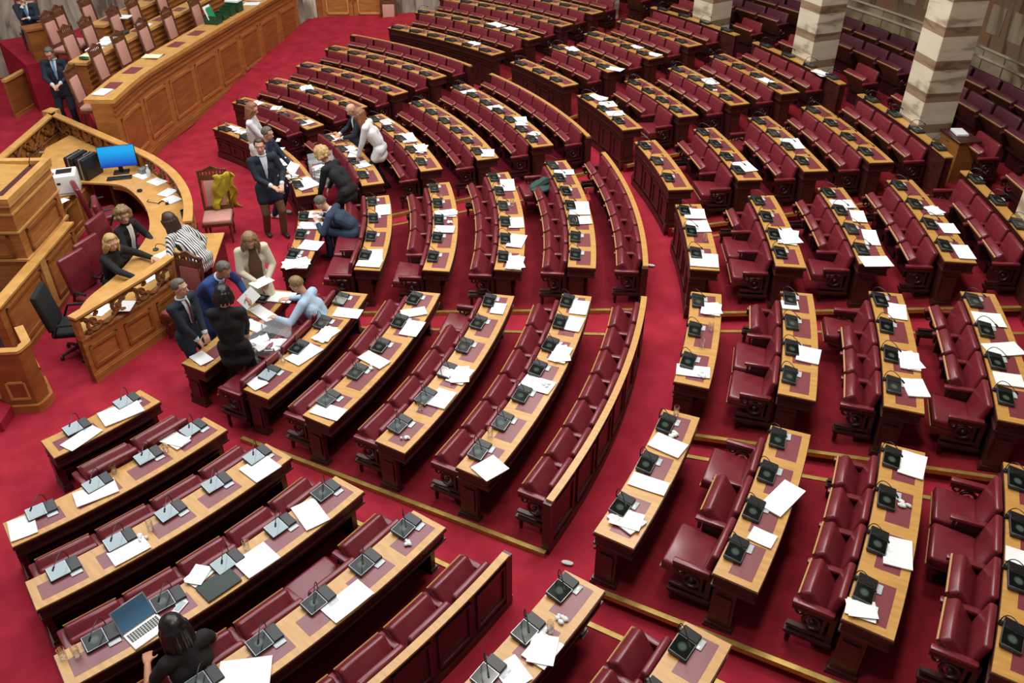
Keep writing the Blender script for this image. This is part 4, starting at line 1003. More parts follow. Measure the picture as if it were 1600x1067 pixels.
extra = [  # x, y, z, half sizes, turn, thickness, label
 (3.86, 2.42, CZ, .1, .15, .5, .004, 'white sheet under the blond clerk\'s reaching hand'),
 (4.22, 2.0, CZ, .1, .15, .6, .004, 'white sheet near the tip of the crescent worktop'),
 (4.33, 2.3, CZ, .1, .14, .9, .004, 'white sheet behind the carved frieze of the near wing'),
 (3.75, 2.85, CZ, .11, .15, .3, .006, 'white papers on the worktop right of the blond clerk'),
 (3.5, 3.1, CZ, .12, .17, .5, .006, 'white papers on the worktop in front of the curly-haired clerk'),
 (3.2, 3.25, CZ, .1, .15, .2, .004, 'white notes nearest the thin black microphone'),
 (.42, 4.22, CZ, .16, .12, .3, .008, 'white papers under the clear pump bottle'),
 (1.0, 4.2, CZ, .12, .15, .5, .008, 'white papers with a pen along the far parapet wing'),
 (1.35, 4.14, CZ, .14, .12, .2, .02, 'open white booklet beside the black headset'),
 (.15, 2.62, CZ, .08, .1, .4, .004, 'small white sheet on the counter in front of the printer'),
 (-.02, 4.1, CZ, .16, .1, .3, .006, 'white papers beside the small grey and purple box'),
 (-2.33, 4.37, 1.688, .13, .18, .7, .02, 'white papers at the near end of the government bench'),
 (-6.9, 9.75, 1.688, .2, .14, .9, .015, 'white papers beyond the green boxes on the government bench'),
 (-7.3, 10.1, 1.688, .16, .14, .8, .015, 'white papers farthest along the government bench'),
 (-5.38, 5.61, 1.835, .22, .15, .85, .03, 'long white papers on the middle row desk'),
 (-5.17, 5.38, 1.835, .14, .15, .8, .02, 'white folders left on the middle row desk'),
 (-4.85, 5.06, 1.835, .16, .13, .8, .02, 'white papers before the yellow sheet on the middle row desk'),
 (-6.6, 6.3, 1.975, .2, .14, .8, .02, 'white folder on the rearmost oak desk row'),
 (-6.1, 6.6, 1.835, .18, .12, .8, .02, 'white papers at the far part of the middle row desk'),
]
for x, y, z, w_, h_, a, th, lab in extra:
    sheet('paper_stack', quad(x, y, w_, h_, a), z+.001, th, M['paper'], lab, 'papers', None, .01)
sheet('yellow_sheet', quad(-4.07, 6.02, .2, .14, .85), 1.688, .006, M['paper_c'], 'pale yellow sheet on the government bench', 'papers')
sheet('yellow_sheet', quad(-4.5, 4.82, .15, .1, .8), 1.835, .01, M['paper_c'], 'pale yellow sheet on the middle row desk above a green scarf', 'papers')
solo('green_scarf', MB().ball((0, 0, .03), (.14, .06, .03), 10, 6), M['green_dark'], 'small green cloth at the near end of the middle row desk', 'cloth', (-4.28, 4.66, 1.832), .5)
floor_sheets = [(10.89, 7.39, .12, .16, 1.1, 'white sheet fallen on the carpet behind a right-hand bench desk'), (11.66, 6.29, .07, .06, .3, 'small white slip on the carpet between two outer blocks')]
for x, y, w_, h_, a, lab in floor_sheets:
    r = hypot(x, y); sheet('paper_sheet', quad(x, y, w_, h_, a), floor_in(r)+.01 if r < 12.2 else .47, .002, M['paper'], lab, 'papers', None, .02)
for x, y, lab in ((11.67, 4.26, 'crumpled white tissue on the walkway carpet in the foreground'), (7.95, 9.49, 'white paper scrap on the walkway beside the central block'), ):
    r = hypot(x, y); t_ = solo('paper_scrap', MB().ball((0, 0, .02), (.07, .03, .02), 8, 5), M['rubble'], lab, 'scrap', (x, y, floor_in(min(r, 12.4))-.02), .6)
# crumpled tissues and wrappers on the desks
for b, k, tt, dr_ in (('A', 2, 5.6, .2), ('A', 4, 14.6, .25), ('B', 2, 27.8, .2), ('B', 3, 21.5, .28), ('B', 4, 29.3, .3), ("B'", 6, 26.7, .22), ("B'", 6, 20.3, .12), ("A'", 6, 14.7, .25), ('C', 2, 54.1, .28), ('C', 3, 60.6, .08), ("C'", 6, 31.9, .3), ("B'", 8, 25.2, .25), ('C', 0, 48.3, .2), ("F'", 8, 70.3, .1)):
    mb = MB()
    for q in range(5): mb.ball((random.uniform(-.04, .04), random.uniform(-.04, .04), .018), (random.uniform(.02, .04), random.uniform(.015, .03), .016), 6, 4)
    p = P(RR[k]+dr_, rad(tt), TZ[k]+.003); row = ORD[k] if k < 6 else ORD[k-6]
    solo('crumpled_tissue', mb, M['rubble'], f'crumpled white tissue near place {NUM[place_of(b, k, p.x, p.y)]}, {row} row, {NAME[b]}', 'tissue', p, 0, 'crumpled tissues on the desks')
# water glasses
GL = [["A",1,7.659,1.002],["A",1,7.686,1.587],["A",2,8.898,0.991],["A",3,9.979,-0.155],["A",3,10.034,-0.058],["A",3,9.845,1.618],["B",3,9.146,4.163],["B",4,10.161,4.428],["C'",6,10.53,7.733],["C'",6,10.7,7.36],["D'",6,8.919,9.518],["B'",6,11.384,6.124],["A'",6,12.636,3.143],["E",0,-1.797,6.533],["H'",6,-3.659,12.478],["H'",6,-2.959,12.583],["H'",6,-1.812,12.819],["H'",7,-2.323,13.965],["B",1,6.955,3.45],["C",2,4.543,7.743],["C",4,6.998,8.637],["E'",7,6.489,12.533],["F'",7,3.18,13.415],["G'",8,1.394,15.192],["C",3,5.631,8.448]]
tum = thing('drinking_glass', 'x', 'glass', (0, 0, 0), 0, 'water glasses on the bench desks')
part('tumbler', MB().lathe([(.026, 0), (.03, .003), (.034, .12), (.031, .12), (.027, .012), (.001, .01)], (0, 0, 0), 14), M['glass'], tum, False)
part('water', MB().lathe([(.026, .012), (.0285, .05), (.001, .05)], (0, 0, 0), 12), M['glass'], tum, False)
learn(tum); first = True; gc = {}
for b, k, x, y in GL:
    r = hypot(x, y); R = RR[k]; nr = min(max(r, R+.05), R+.36); x, y = x*nr/r, y*nr/r; row = ORD[k] if k < 6 else ORD[k-6]; pl = place_of(b, k, x, y)
    gc[b, k, pl] = gc.get((b, k, pl), 0)+1
    lab = f'{"" if gc[b, k, pl] == 1 else "second "}clear water glass at place {NUM[pl]}, {row} row, {NAME[b]}'
    z = TZ[k]+.002
    if first: tum.location = (x, y, z); tum['label'] = lab; first = False
    else: dup(tum, (x, y, z), 0, lab)
# laptop, sleeve, phone on the lower-left desks
LZ = TZ[3]+.003
t = thing('laptop', 'open silver laptop in front of the woman with long black hair', 'laptop', (10.17, .5, LZ), rad(10))
part('keyboard_deck', MB().rbox((0, 0, .008), (.22, .33, .015), .005, 1), M['white_plastic'], t, False)
kb = MB()
for i in range(5):
    for j in range(12): kb.box((-.07+i*.022, -.135+j*.0245, .017), (.016, .018, .004))
o = part('keys', kb, M['black'], t, False)
T_ = Matrix.Rotation(-.75, 3, 'Y')
sc_ = part('lid', MB().rbox((-.19, 0, .1), (.008, .33, .23), .003, 1, T_), M['silver'], t, False)
part('screen', MB().box(Vector((-.19, 0, .1))+T_ @ Vector((.005, 0, 0)), (.002, .31, .21), T_), M['laptop_screen'], sc_, False)
solo('tablet_sleeve', MB().rbox((0, 0, .012), (.24, .36, .022), .01, 2), M['sleeve'], 'dark grey-green laptop sleeve lying beside a lit console', 'sleeve', (10.09, 1.22, LZ), .14)
t = thing('phone', 'small phone with pale blue case on the blotter by the laptop', 'phone', (10.1, .84, LZ+.002), .5)
part('case', MB().rbox((0, 0, .005), (.075, .15, .009), .004, 2), M['white_plastic'], t, False)
part('screen', MB().box((0, 0, .0102), (.055, .11, .001)), M['screen_lit_sheen'], t, False)
# clear ballot boxes
def ballot_box(label, loc, rz):
    t = thing('ballot_box', label, 'ballot box', loc, rz); w_, d_, h_ = .5, .42, .42; k_ = .008
    mb = MB().box((0, 0, k_/2), (w_, d_, k_))
    for s in (-1, 1): mb.box((s*(w_/2-k_/2), 0, h_/2), (k_, d_, h_)).box((0, s*(d_/2-k_/2), h_/2), (w_, k_, h_))
    part('clear_wall', mb, M['acrylic'], t, False)
    lid = MB().box((0, d_/2, h_+.02), (w_*.98, .01, .2), Matrix.Rotation(-.5, 3, 'X'))
    part('open_lid', lid, M['acrylic'], t, False)
    e = MB()
    for s in (-1, 1):
        for u in (-1, 1): e.box((s*w_/2, u*d_/2, h_/2), (.012, .012, h_))
    part('edge_strip', e, M['grey'], t, False)
    ss = MB()
    for q in range(70):
        ss.box((random.uniform(-.17, .17), random.uniform(-.12, .12), .04+q*.0042), (.17, .12, .004), Matrix.Rotation(random.uniform(0, 3), 3, 'Z') @ Matrix.Rotation(random.uniform(-.5, .5), 3, 'X'))
    o = part('ballots', ss, M['paper'], t, False); o['kind'] = 'stuff'
ballot_box('clear ballot box full of papers beside the person in light blue', (6.42, 3.5, .42), rad(28))
ballot_box('clear ballot box on the seats beside the blond curly-haired woman', (1.72, 6.98, .42), rad(76))
# bags and clothes left on seats
mb = MB().ball((0, 0, .1), (.2, .3, .07), 12, 7).tube([(-.1, -.2, .1), (.05, 0, .2), (.1, .25, .12)], [.05, .09, .04], 7)
solo('cloth_bag', mb, M['green_cloth'], 'dark green cloth bag left on a seat of the central block', 'bag', (5.3, 9.4, .82), .5)
solo('red_bag', MB().rbox((0, 0, .16), (.12, .26, .3), .05, 3).tube([(0, -.07, .3), (0, 0, .4), (0, .07, .3)], .012, 6), M['red_cloth'], 'small crimson bag hanging at a seat of the central block', 'bag', (5.88, 10.0, .44), .9)
# green boxes with files on the government bench
for i, (x, y, w_, h_) in enumerate(((-5.78, 8.2, .34, .2), (-6.05, 8.52, .3, .16), (-6.3, 8.82, .3, .2), (-6.55, 9.12, .34, .24))):
    t = thing('file_box', ['dark green file box nearest on the government bench, holding a green card', 'second dark green file box on the government bench', 'third dark green file box on the government bench', 'farthest dark green box with white papers on top'][i], 'box', (x, y, 1.685), rad(38), 'green boxes on the government bench')
    part('box_body', MB().box((0, 0, .005), (w_, .26, .01)).box((0, .13, h_/2), (w_, .012, h_)).box((0, -.13, h_/2), (w_, .012, h_)).box((w_/2, 0, h_/2), (.012, .26, h_)).box((-w_/2, 0, h_/2), (.012, .26, h_)), M['green_dark'], t, False)
    if i == 0:
        part('white_folder', MB().box((-.08, .0, .26), (.02, .3, .32), Matrix.Rotation(-.35, 3, 'Y')), M['paper'], t, False)
        part('green_card', MB().box((-.03, 0, .26), (.012, .24, .26), Matrix.Rotation(-.35, 3, 'Y')), M['green'], t, False)
    if i == 3: part('papers', MB().box((0, 0, h_+.02), (.36, .28, .04)), M['paper'], t, False)
solo('dark_folders', MB().rbox((0, 0, .02), (.22, .34, .04), .006, 1).rbox((.02, .05, .05), (.2, .3, .02), .006, 1), M['dock'], 'dark folders lying among white papers on the middle row desk', 'folders', (-5.65, 5.92, 1.832), .7)
# reading stand and file behind the pillars at right
t = thing('gallery_stand', 'wooden stand with a pale file behind the largest pillar', 'stand', (*P(18.05, rad(57.0), 1.06)[:2], 1.06), rad(57))
part('cabinet', MB().box((0, 0, .36), (.36, .6, .72)), M['oak_panel'], t, False)
part('top', MB().rbox((0, 0, .74), (.42, .66, .04), .008, 1), M['mahog'], t, False)
solo('file', MB().rbox((0, 0, .02), (.2, .3, .04), .004, 1), M['paper'], 'pale file lying on the wooden stand behind the largest pillar', 'file', (*P(18.05, rad(57.2), 0)[:2], 1.825), rad(50))
# ---------------------------------------------------------------- people
def fuse(mb, voxel, m_, name, smooth_it=4):
    me = mb.mesh('t', None, False); o = D.objects.new('t', me); col.objects.link(o)
    r = o.modifiers.new('r', 'REMESH'); r.mode = 'VOXEL'; r.voxel_size = voxel; r.use_smooth_shade = True
    s = o.modifiers.new('s', 'SMOOTH'); s.factor = .5; s.iterations = smooth_it
    dg = bpy.context.evaluated_depsgraph_get(); dg.update()
    out = D.meshes.new_from_object(o.evaluated_get(dg)); D.objects.remove(o); D.meshes.remove(me)
    out.name = name; out.materials.clear(); out.materials.append(m_)
    out.polygons.foreach_set('use_smooth', [True]*len(out.polygons))
    return out
def ik(a, b, l1, l2, hint):
    a, b = Vector(a), Vector(b); d = b-a; L_ = d.length
    if L_ > (l1+l2)*.995: b = a+d.normalized()*(l1+l2)*.995; d = b-a; L_ = d.length
    x = (l1*l1-l2*l2+L_*L_)/(2*L_); h = math.sqrt(max(0, l1*l1-x*x)); u = d.normalized(); hn = Vector(hint); hn = (hn-u*hn.dot(u))
    hn = hn.normalized() if hn.length > 1e-4 else Vector((0, 0, -1))
    return a+u*x+hn*h, b
def person(label, loc, face, hip=.92, lean=0, bend=0, twist=0, look=(0, 0), hands=None, sit=False, feet=None, sc=1.0,
           skin='skin', hair=('short', 'h_dark'), top='navy', legs='navy', shoes='shoe', shirt=None, tie=None, open_=0, woman=False, sleeves='long', top_len=.14):
    t = thing('person', label, 'person', loc, face); t.scale = (sc*1.07, sc*1.09, sc*1.03)
    le, be = rad(lean), rad(lean+bend); tw = rad(twist)
    Rz = Matrix.Rotation(tw, 3, 'Z')
    H0 = Vector((0, 0, hip)); U1 = Vector((sin(le), 0, cos(le))); U2 = Vector((sin(be), 0, cos(be))); F2 = Vector((cos(be), 0, -sin(be)))
    waist = H0+U1*.14; chest = waist+U2*.18; sh = chest+U2*.16; nk = chest+U2*.215
    sw = .165 if woman else .185; hw = .09
    yv = Rz @ Vector((0, 1, 0))
    SL, SR = sh+yv*sw, sh-yv*sw
    hy, hp = rad(look[0]), rad(look[1])
    mid = (be*.45)
    hd = Matrix.Rotation(hy, 3, 'Z') @ Matrix.Rotation(mid+hp, 3, 'Y')        # head's own frame: x towards the face
    nb = nk+Vector((sin(be*.7), 0, cos(be*.7)))*.055
    hc = nb+hd @ Vector((.022, 0, .115))
    if hands is None: hands = ((.06, .26, hip-.1), (.06, -.26, hip-.1))
    arms = []
    for s, S, hnd in ((1, SL, hands[0]), (-1, SR, hands[1])):
        e, w_ = ik(S, hnd, .285, .255, (-.5, s*.75, -.5)); arms.append((s, S, e, w_))
    HL, HR = H0+Vector((0, hw, -.03)), H0-Vector((0, hw, .03))
    if feet is None: feet = ((.03, .1, .09), (-.02, -.1, .09)) if not sit else ((.42, .12, hip-.40), (.38, -.12, hip-.40))
    lg = []
    for s, h_, ft in ((1, HL, feet[0]), (-1, HR, feet[1])):
        k_, a_ = ik(h_, ft, .43, .42, (1, s*.15, .3 if sit else 0)); lg.append((s, h_, k_, a_))
    # ---- body
    b = MB()
    b.cap(H0+Vector((0, .06, 0)), H0-Vector((0, .06, 0)), .09, .09).cap(H0, waist, .1, .1).cap(waist+yv*.05, chest+yv*.07, .085, .09).cap(waist-yv*.05, chest-yv*.07, .085, .09)
    b.cap(SL, SR, .05, .05).cap(chest, sh, .1, .07).cap(sh, nk, .07, .055).cap(nk, nb+hd @ Vector((.0, 0, .06)), .052, .05)
    for s, S, e, w_ in arms: b.cap(S, e, .046, .038).cap(e, w_, .037, .026)
    for s, h_, k_, a_ in lg:
        b.cap(h_, k_, .075, .052).cap(k_, a_, .05, .036); b.cap(a_+Vector((-.03, 0, -.04)), a_+Vector((.13, 0, -.055)), .035, .026)
    def hv(x, y, z): return hc+hd @ Vector((x, y, z))
    b.ball(hv(-.012, 0, .03), (.096, .077, .088), 14, 10, hd).ball(hv(.012, 0, -.025), (.078, .063, .088), 12, 8, hd).cap(hv(.05, 0, -.082), hv(.02, 0, -.07), .03, .045)
    b.cap(hv(.078, 0, .016), hv(.1, 0, -.024), .009, .015, 6).ball(hv(.072, 0, .042), (.018, .052, .012), 8, 5, hd)
    b.ball(hv(.083, 0, -.058), (.012, .024, .009), 8, 5, hd)
    for s in (-1, 1): b.ball(hv(-.012, s*.078, -.005), (.018, .01, .03), 8, 5, hd)
    for s in (-1, 1): b.ball(hv(.055, s*.035, -.02), (.022, .02, .02), 8, 5, hd)
    # hands: palm, four unequal bent fingers and a thumb from the palm's side
    for s, S, e, w_ in arms:
        f_ = (w_-e).normalized(); dn = Vector((0, 0, -1)); pn = (dn-f_*dn.dot(f_))
        pn = pn.normalized() if pn.length > .2 else Vector((1, 0, 0))         # the way the palm faces
        sd = f_.cross(pn)*s
        if sd.dot(Vector((0, -s, 0))) < 0: sd = -sd                            # towards the thumb
        W = w_
        for q in (-.027, 0, .027): b.cap(W+f_*.02+sd*q*.7, W+f_*.085+sd*q, .017, .014, 8)
        for q, (o_, l_) in enumerate(((.031, .066), (.0105, .074), (-.0105, .069), (-.031, .054))):
            p0 = W+f_*.09+sd*o_; p1 = p0+(f_+pn*.35+sd*o_*3.2).normalized()*l_*.55; p2 = p1+(f_*.7+pn*.7+sd*o_*2.5).normalized()*l_*.5
            b.cap(p0, p1, .0092, .0085, 7).cap(p1, p2, .0085, .0072, 7)
        p0 = W+f_*.03+sd*.026; p1 = p0+(f_*.55+sd*.8+pn*.3).normalized()*.045; p2 = p1+(f_*.85+sd*.3+pn*.4).normalized()*.034
        b.cap(p0, p1, .0125, .0105, 7).cap(p1, p2, .0105, .0085, 7)
    obj('body', fuse(b, .0085, M[skin], 'body', 2), t)
    # ---- eyes, brows, mouth
    for s in (-1, 1):
        e_ = part('eye', MB().ball(hv(.071, s*.031, .014), .0125, 8, 6), M['eye'], t, False)
        part('iris', MB().ball(hv(.0805, s*.031, .013), .0065, 7, 5), M['iris'], e_, False)
        part('eyebrow', MB().tube([hv(.084, s*.014, .037), hv(.086, s*.03, .042), hv(.074, s*.05, .036)], .0045, 5), M[hair[1]], t, False)
    part('mouth', MB().tube([hv(.08, -.022, -.054), hv(.093, 0, -.052), hv(.08, .022, -.054)], [.003, .006, .003], 6), M['lip'], t, False)
    # ---- hair
    style, hm = hair
    h = MB(); rng = random.Random(len(label)*7+3)
    if style != 'bald':
        nphi = 20
        for i in range(12):
            el = -.35+i*.175
            for j in range(nphi):
                az = 2*pi*j/nphi+i*.3
                d = Vector((cos(el)*cos(az), cos(el)*sin(az), sin(el)))
                lim = .35 if style == 'short' else .42
                if d.x > lim and d.z < .72: continue
                if style == 'short' and d.z < -.25 and d.x > -.35: continue
                if d.x > .05 and d.z < .1 and style == 'short': continue
                r0 = (.015 if style == 'short' else .022) if style != 'curly' else rng.uniform(.026, .04)
                k_ = (.99 if style == 'short' else 1.0) if style != 'curly' else rng.uniform(1.05, 1.28)
                h.ball(hv(-.014+d.x*.097*k_, d.y*.08*k_, .036+d.z*.094*k_), r0, 6, 4)
        if style in ('long', 'bob', 'curly'):
            n_ = {'long': .27, 'bob': .12, 'curly': .1}[style]
            for j in range(11):
                az = .75+j*(2*pi-1.5)/10; d = Vector((cos(az), sin(az), 0))
                p0 = hv(-.014+d.x*.1, d.y*.088, .02)
                bk = hd @ Vector((-.02, 0, 0)); n_ = {'long': .27, 'bob': .12, 'curly': .1}[style]*(.5 if d.x > .2 else 1)
                p1 = p0+Vector((-.012, d.y*.02, -n_*.55))+bk*.6; p2 = p1+Vector((-.01, -d.y*.012, -n_*.5))+bk*.5
                if d.x > .2: p1 += Vector((-.03, 0, 0)); p2 += Vector((-.05, 0, 0))
                if style == 'curly':
                    for q in range(4): h.ball(p0.lerp(p1, q/3)+Vector((rng.uniform(-.02, .02), rng.uniform(-.02, .02), 0)), rng.uniform(.028, .04), 6, 4)
                else: h.cap(p0, p1, .028, .026, 7).cap(p1, p2, .026, .014, 7)
        obj('hair', fuse(h, .0085, M[hm], 'hair', 2 if style != 'curly' else 1), t)
    else:
        for j in range(9):
            az = 1.7+j*(2*pi-3.4)/8; h.cap(hv(-.014+cos(az)*.092, sin(az)*.078, .0), hv(-.014+cos(az)*.09, sin(az)*.07, -.05), .017, .015, 6)
        obj('hair', fuse(h, .010, M[hm], 'hair', 3), t)
    # ---- clothes
    g = .024
    c = MB()
    c.cap(H0+Vector((0, .065, 0)), H0-Vector((0, .065, 0)), .108, .108).cap(H0, waist, .118, .115 if not woman else .105)
    c.cap(waist+yv*.05, chest+yv*.075, .105, .108).cap(waist-yv*.05, chest-yv*.075, .105, .108).cap(SL, SR, .07, .07).cap(chest, sh, .118, .09).cap(sh, nk-U2*.005, .085, .068)
    if woman: 
        for s in (-1, 1): c.ball(chest+F2*.05+yv*s*.06+U2*.01, .066, 8, 6)
    for s, S, e, w_ in arms:
        if sleeves == 'long': c.cap(S, e, .066, .055).cap(e, e.lerp(w_, .93), .054, .04)
        else: c.cap(S, S.lerp(e, .55), .064, .058)
    for s, h_, k_, a_ in lg:                                        # the skirt of the jacket or blouse
        kd = (k_-h_).normalized(); c.cap(h_+Vector((0, 0, .02)), h_+kd*top_len, .108, .104)
    if top_len > .05 and not sit: c.cap(H0+Vector((0, .07, -top_len)), H0-Vector((0, .07, top_len)), .112, .112).cap(H0+Vector((.02, 0, 0)), H0+Vector((.02, 0, -top_len-.02)), .115, .12)
    obj('jacket' if shirt or open_ else 'blouse', fuse(c, .0125, M[top], 'jacket', 4), t)
    p = MB()
    p.cap(H0+Vector((0, .06, -.02)), H0-Vector((0, .06, .02)), .102, .102)
    for s, h_, k_, a_ in lg: p.cap(h_, k_, .094, .07).cap(k_, a_+Vector((0, 0, -.02)), .068, .058)
    obj('trousers', fuse(p, .0125, M[legs], 'trousers', 4), t)
    for s, h_, k_, a_ in lg:
        s_ = MB().cap(a_+Vector((-.045, 0, -.045)), a_+Vector((.15, s*.01, -.055)), .045, .036).cap(a_, a_+Vector((-.03, 0, -.03)), .044, .045)
        obj('shoe', fuse(s_, .012, M[shoes], 'shoe', 3), t)
    if shirt:                                                       # shirt front, collar and tie lie on the chest between the lapels
        q = MB(); top_ = nk+F2*.06; w0 = .05
        pts = [chest+F2*.117+U2*(-.15), chest+F2*.124+U2*(-.05), chest+F2*.122+U2*.05, sh+F2*.104, nk+F2*.072]
        wd = [.008, .022, .036, .05, .055]
        vs = []; fs = []
        for pp, ww in zip(pts, wd): vs += [pp+yv*ww-F2*.018, pp+F2*.008, pp-yv*ww-F2*.018, pp-F2*.05]
        for i in range(4):
            for j in range(4): a = i*4+j; d_ = i*4+(j+1) % 4; fs.append((a, d_, d_+4, a+4))
        fs += [(3, 2, 1, 0), (16, 17, 18, 19)]
        part('shirt', q.add(vs, fs), M[shirt], t, False)
        part('collar', MB().torus(nk+U2*.018+F2*.004, .062, .014, 14, 6, Matrix.Rotation(be, 3, 'Y')), M[shirt], t, False)
        if tie:
            vs = []; fs = []; wt = [.004, .024, .022, .016, .014]
            for pp, ww in zip(pts, wt): vs += [pp+yv*ww+F2*.008, pp+F2*.018, pp-yv*ww+F2*.008, pp-F2*.01]
            for i in range(4):
                for j in range(4): a = i*4+j; d_ = i*4+(j+1) % 4; fs.append((a, d_, d_+4, a+4))
            fs += [(3, 2, 1, 0), (16, 17, 18, 19)]
            part('tie', MB().add(vs, fs), M[tie], t, False)
        if sleeves == 'long':
            for s, S, e, w_ in arms: part('cuff', MB().cap(e.lerp(w_, .9), e.lerp(w_, .98), .041, .037, 8), M[shirt], t, False)
    if open_:                                                       # blouse seen in the open jacket
        pts = [H0+F2*.11-U2*.1, H0+F2*.12, waist+F2*.122, chest+F2*.128, sh+F2*.1, nk+F2*.07]; vs = []; fs = []
        for i, pp in enumerate(pts):
            ww = .045*open_ if i < 4 else .05
            vs += [pp+yv*ww-F2*.01, pp+F2*.012, pp-yv*ww-F2*.01, pp-F2*.05]
        for i in range(len(pts)-1):
            for j in range(4): a = i*4+j; d_ = i*4+(j+1) % 4; fs.append((a, d_, d_+4, a+4))
        n4 = (len(pts)-1)*4; fs += [(3, 2, 1, 0), (n4, n4+1, n4+2, n4+3)]
        part('inner_blouse', MB().add(vs, fs), M[legs if open_ > 1 else 'white_cloth'], t, False)
    return t
TOC = rad(-39)                                                      # heading towards the camera
person('standing man in dark navy suit and light blue tie looking down at phone', (-5.52, 4.3, 0), rad(-25), look=(-8, 30), hands=((.3, .07, 1.06), (.3, -.07, 1.04)), hair=('short', 'h_grey'), top='navy', legs='navy', shirt='shirt_w', tie='tie_b', sc=1.07)
person('seated man in dark suit at upper left corner, hand to his face', (-8.32, 4.6, 1.17), rad(-12), hip=.52, sit=True, lean=12, look=(0, 14), hands=((.34, .0, .78), (.24, -.05, 1.02)), hair=('short', 'h_black'), top='navy', legs='navy', shirt='shirt_w', tie='tie_b')
person('seated woman with long blond hair reaching over the oak worktop', (3.02, 2.5, 0), rad(32), hip=.52, sit=True, lean=14, look=(-22, 8), hands=((.52, .3, .83), (.62, -.22, .82)), hair=('long', 'h_blond'), top='black_cloth', legs='black_cloth', woman=True, feet=((.36, .12, .1), (.36, -.1, .1)))
person('seated woman with curly hair in black jacket beside the blond woman', (2.3, 2.98, 0), rad(33), hip=.52, sit=True, lean=10, look=(-32, 6), hands=((.45, .12, .68), (.42, -.14, .66)), hair=('curly', 'h_dblond'), top='black_cloth', legs='black_cloth', woman=True, open_=1, feet=((.36, .12, .1), (.36, -.1, .1)))
person('woman in black and white striped shirt leaning over the low table', (3.93, 3.63, 0), rad(208), hip=.88, lean=34, bend=14, look=(0, -12), hands=((.36, .22, .8), (.1, -.14, .84)), hair=('long', 'h_brown'), top='stripes', legs='black_cloth', woman=True, top_len=.1)
person('standing woman in cream blazer reading a sheet', (5.02, 4.02, 0), rad(-12), lean=4, bend=6, look=(-8, 32), hands=((.3, .1, 1.0), (.32, -.06, 1.02)), hair=('long', 'h_dblond'), top='cream', legs='brown_cloth', woman=True, open_=2, top_len=.26)
person('grey-haired man in royal blue suit bending over ballots', (5.08, 3.2, 0), rad(25), lean=30, bend=14, look=(0, 14), hands=((.5, .26, .92), (.72, -.12, .74)), hair=('short', 'h_grey'), top='royal', legs='royal', shirt='shirt_w', tie='tie_b', skin='skin_tan')
person('man in dark navy suit and dark red tie watching the count', (5.72, 2.68, 0), rad(28), lean=3, look=(14, 4), hands=((.28, .02, .92), (.26, -.1, .88)), hair=('short', 'h_grey'), top='navy', legs='navy', shirt='shirt_w', tie='tie_r', sc=.96)
person('woman in black seen from behind with black hair tied back', (6.5, 3.0, .02), rad(148), hip=.9, look=(5, 22), hands=((.24, .14, .9), (.24, -.12, .9)), hair=('bob', 'h_black'), top='black_cloth', legs='black_cloth', woman=True, top_len=.22, sc=1.02)
person('seated person in light blue jacket sorting papers', (6.28, 4.42, .02), rad(218), hip=.5, sit=True, lean=18, bend=8, look=(0, 20), hands=((.54, .26, .73), (.56, -.18, .76)), hair=('short', 'h_dblond'), top='sky', legs='jeans', woman=True)
person('standing man in navy blazer and brown trousers glancing to the camera', (2.28, 5.55, 0), rad(-6), look=(-18, 4), hands=((.28, .16, 1.02), (.3, -.02, 1.04)), hair=('short', 'h_brown'), top='navy', legs='brown_cloth', shoes='shoe_br', shirt='shirt_w', sc=1.03, feet=((.1, .12, .09), (-.08, -.1, .09)), top_len=.2)
person('grey-haired person in dark polka-dot clothes behind the man in navy blazer', (1.62, 5.95, 0), rad(40), look=(8, 14), hands=((.36, .1, .98), (.34, -.1, .98)), hair=('short', 'h_grey'), top='polka', legs='polka', shoes='shoe_w', sc=.98)
person('woman with auburn hair and cream cardigan holding a phone', (.35, 6.25, 0), rad(55), look=(-5, 18), hands=((.26, .12, .98), (.34, -.08, 1.0)), hair=('long', 'h_auburn'), top='white_cloth', legs='black_cloth', woman=True)
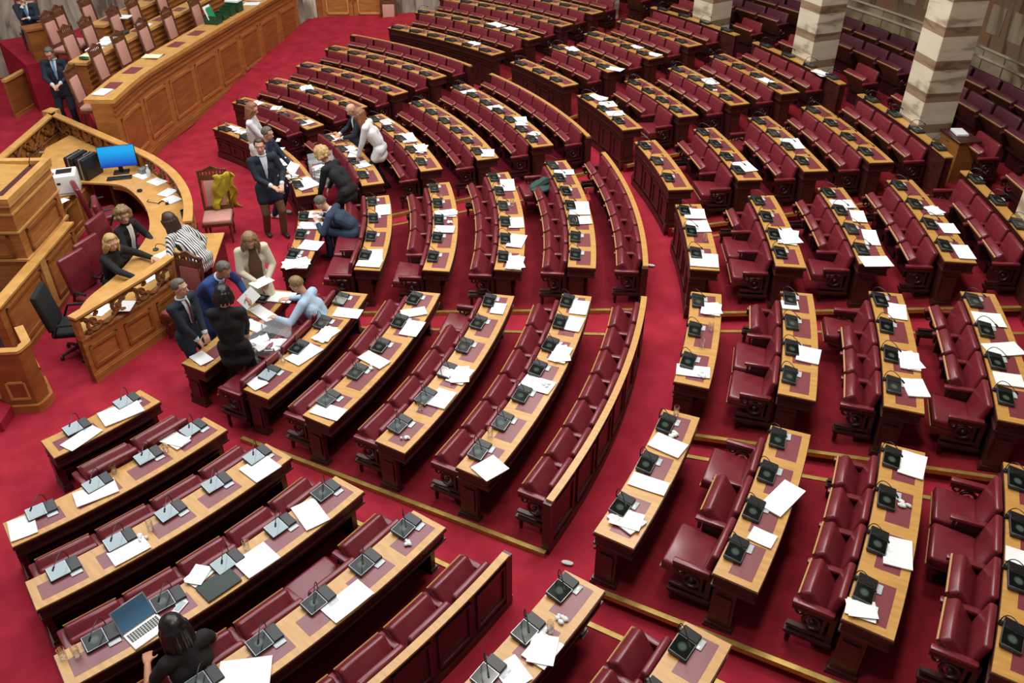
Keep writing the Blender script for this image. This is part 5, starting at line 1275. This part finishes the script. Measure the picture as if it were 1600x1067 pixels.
person('bald seated man in dark suit beside the bending woman in white', (.82, 8.42, .1), rad(250), hip=.52, sit=True, lean=14, look=(20, 22), hands=((.44, .1, .66), (.46, -.12, .66)), hair=('bald', 'h_grey'), top='navy', legs='navy', shirt='shirt_w')
person('woman in white blazer with long auburn hair bending to the desk', (2.12, 8.02, .08), rad(225), hip=.88, lean=18, bend=10, look=(-8, 22), hands=((.4, .16, .72), (.42, -.1, .76)), hair=('long', 'h_auburn'), top='white_cloth', legs='black_cloth', woman=True, top_len=.15)
person('woman with blond curly hair in black jacket leaning over papers', (3.2, 6.66, .02), rad(205), hip=.86, lean=30, bend=12, look=(0, 16), hands=((.48, .16, .72), (.5, -.12, .72)), hair=('curly', 'h_blond'), top='black_cloth', legs='black_cloth', woman=True)
person('seated man in dark blue suit bent over his desk writing', (4.02, 6.28, .02), rad(222), hip=.5, sit=True, lean=30, bend=24, look=(0, 18), hands=((.56, .16, .70), (.60, -.1, .72)), hair=('short', 'h_grey'), top='dark_blue', legs='dark_blue', shirt='shirt_w')
person('woman with long black hair and black top typing on the laptop', (10.93, .68, .24), rad(190), hip=.5, sit=True, lean=10, bend=4, look=(0, 14), hands=((.42, .2, .72), (.44, -.14, .72)), hair=('long', 'h_black'), top='black_cloth', legs='black_cloth', woman=True, sleeves='short', skin='skin_tan')
# held things
def held(name, q, z, label, cat, m_=None, th=.003, tilt=None):
    o = sheet(name, q, z, th, m_ or M['paper'], label, cat); 
    if tilt: o.rotation_euler = tilt
    return o
held('phone', quad(-5.2, 4.16, .04, .08, rad(-25)), 1.07*1.04, 'dark phone held by the man with the light blue tie', 'phone', M['black'], .012)
held('paper_sheet', quad(5.42, 3.94, .11, .15, .2), 1.06, 'white sheet held by the woman in the cream blazer', 'papers')
held('paper_sheet', quad(5.5, 3.68, .1, .14, .4), .93, 'white ballot sheet held up by the man in royal blue', 'papers', None, .003, (.5, .9, 0))
held('phone', quad(.62, 6.62, .04, .08, .9), 1.03, 'white phone held by the woman in the cream cardigan', 'phone', M['white_plastic'], .01)
held('paper_sheet', quad(1.95, 6.22, .1, .13, .6), 1.0, 'white slip held by the person in polka dots', 'papers', None, .003, (.3, .4, 0))
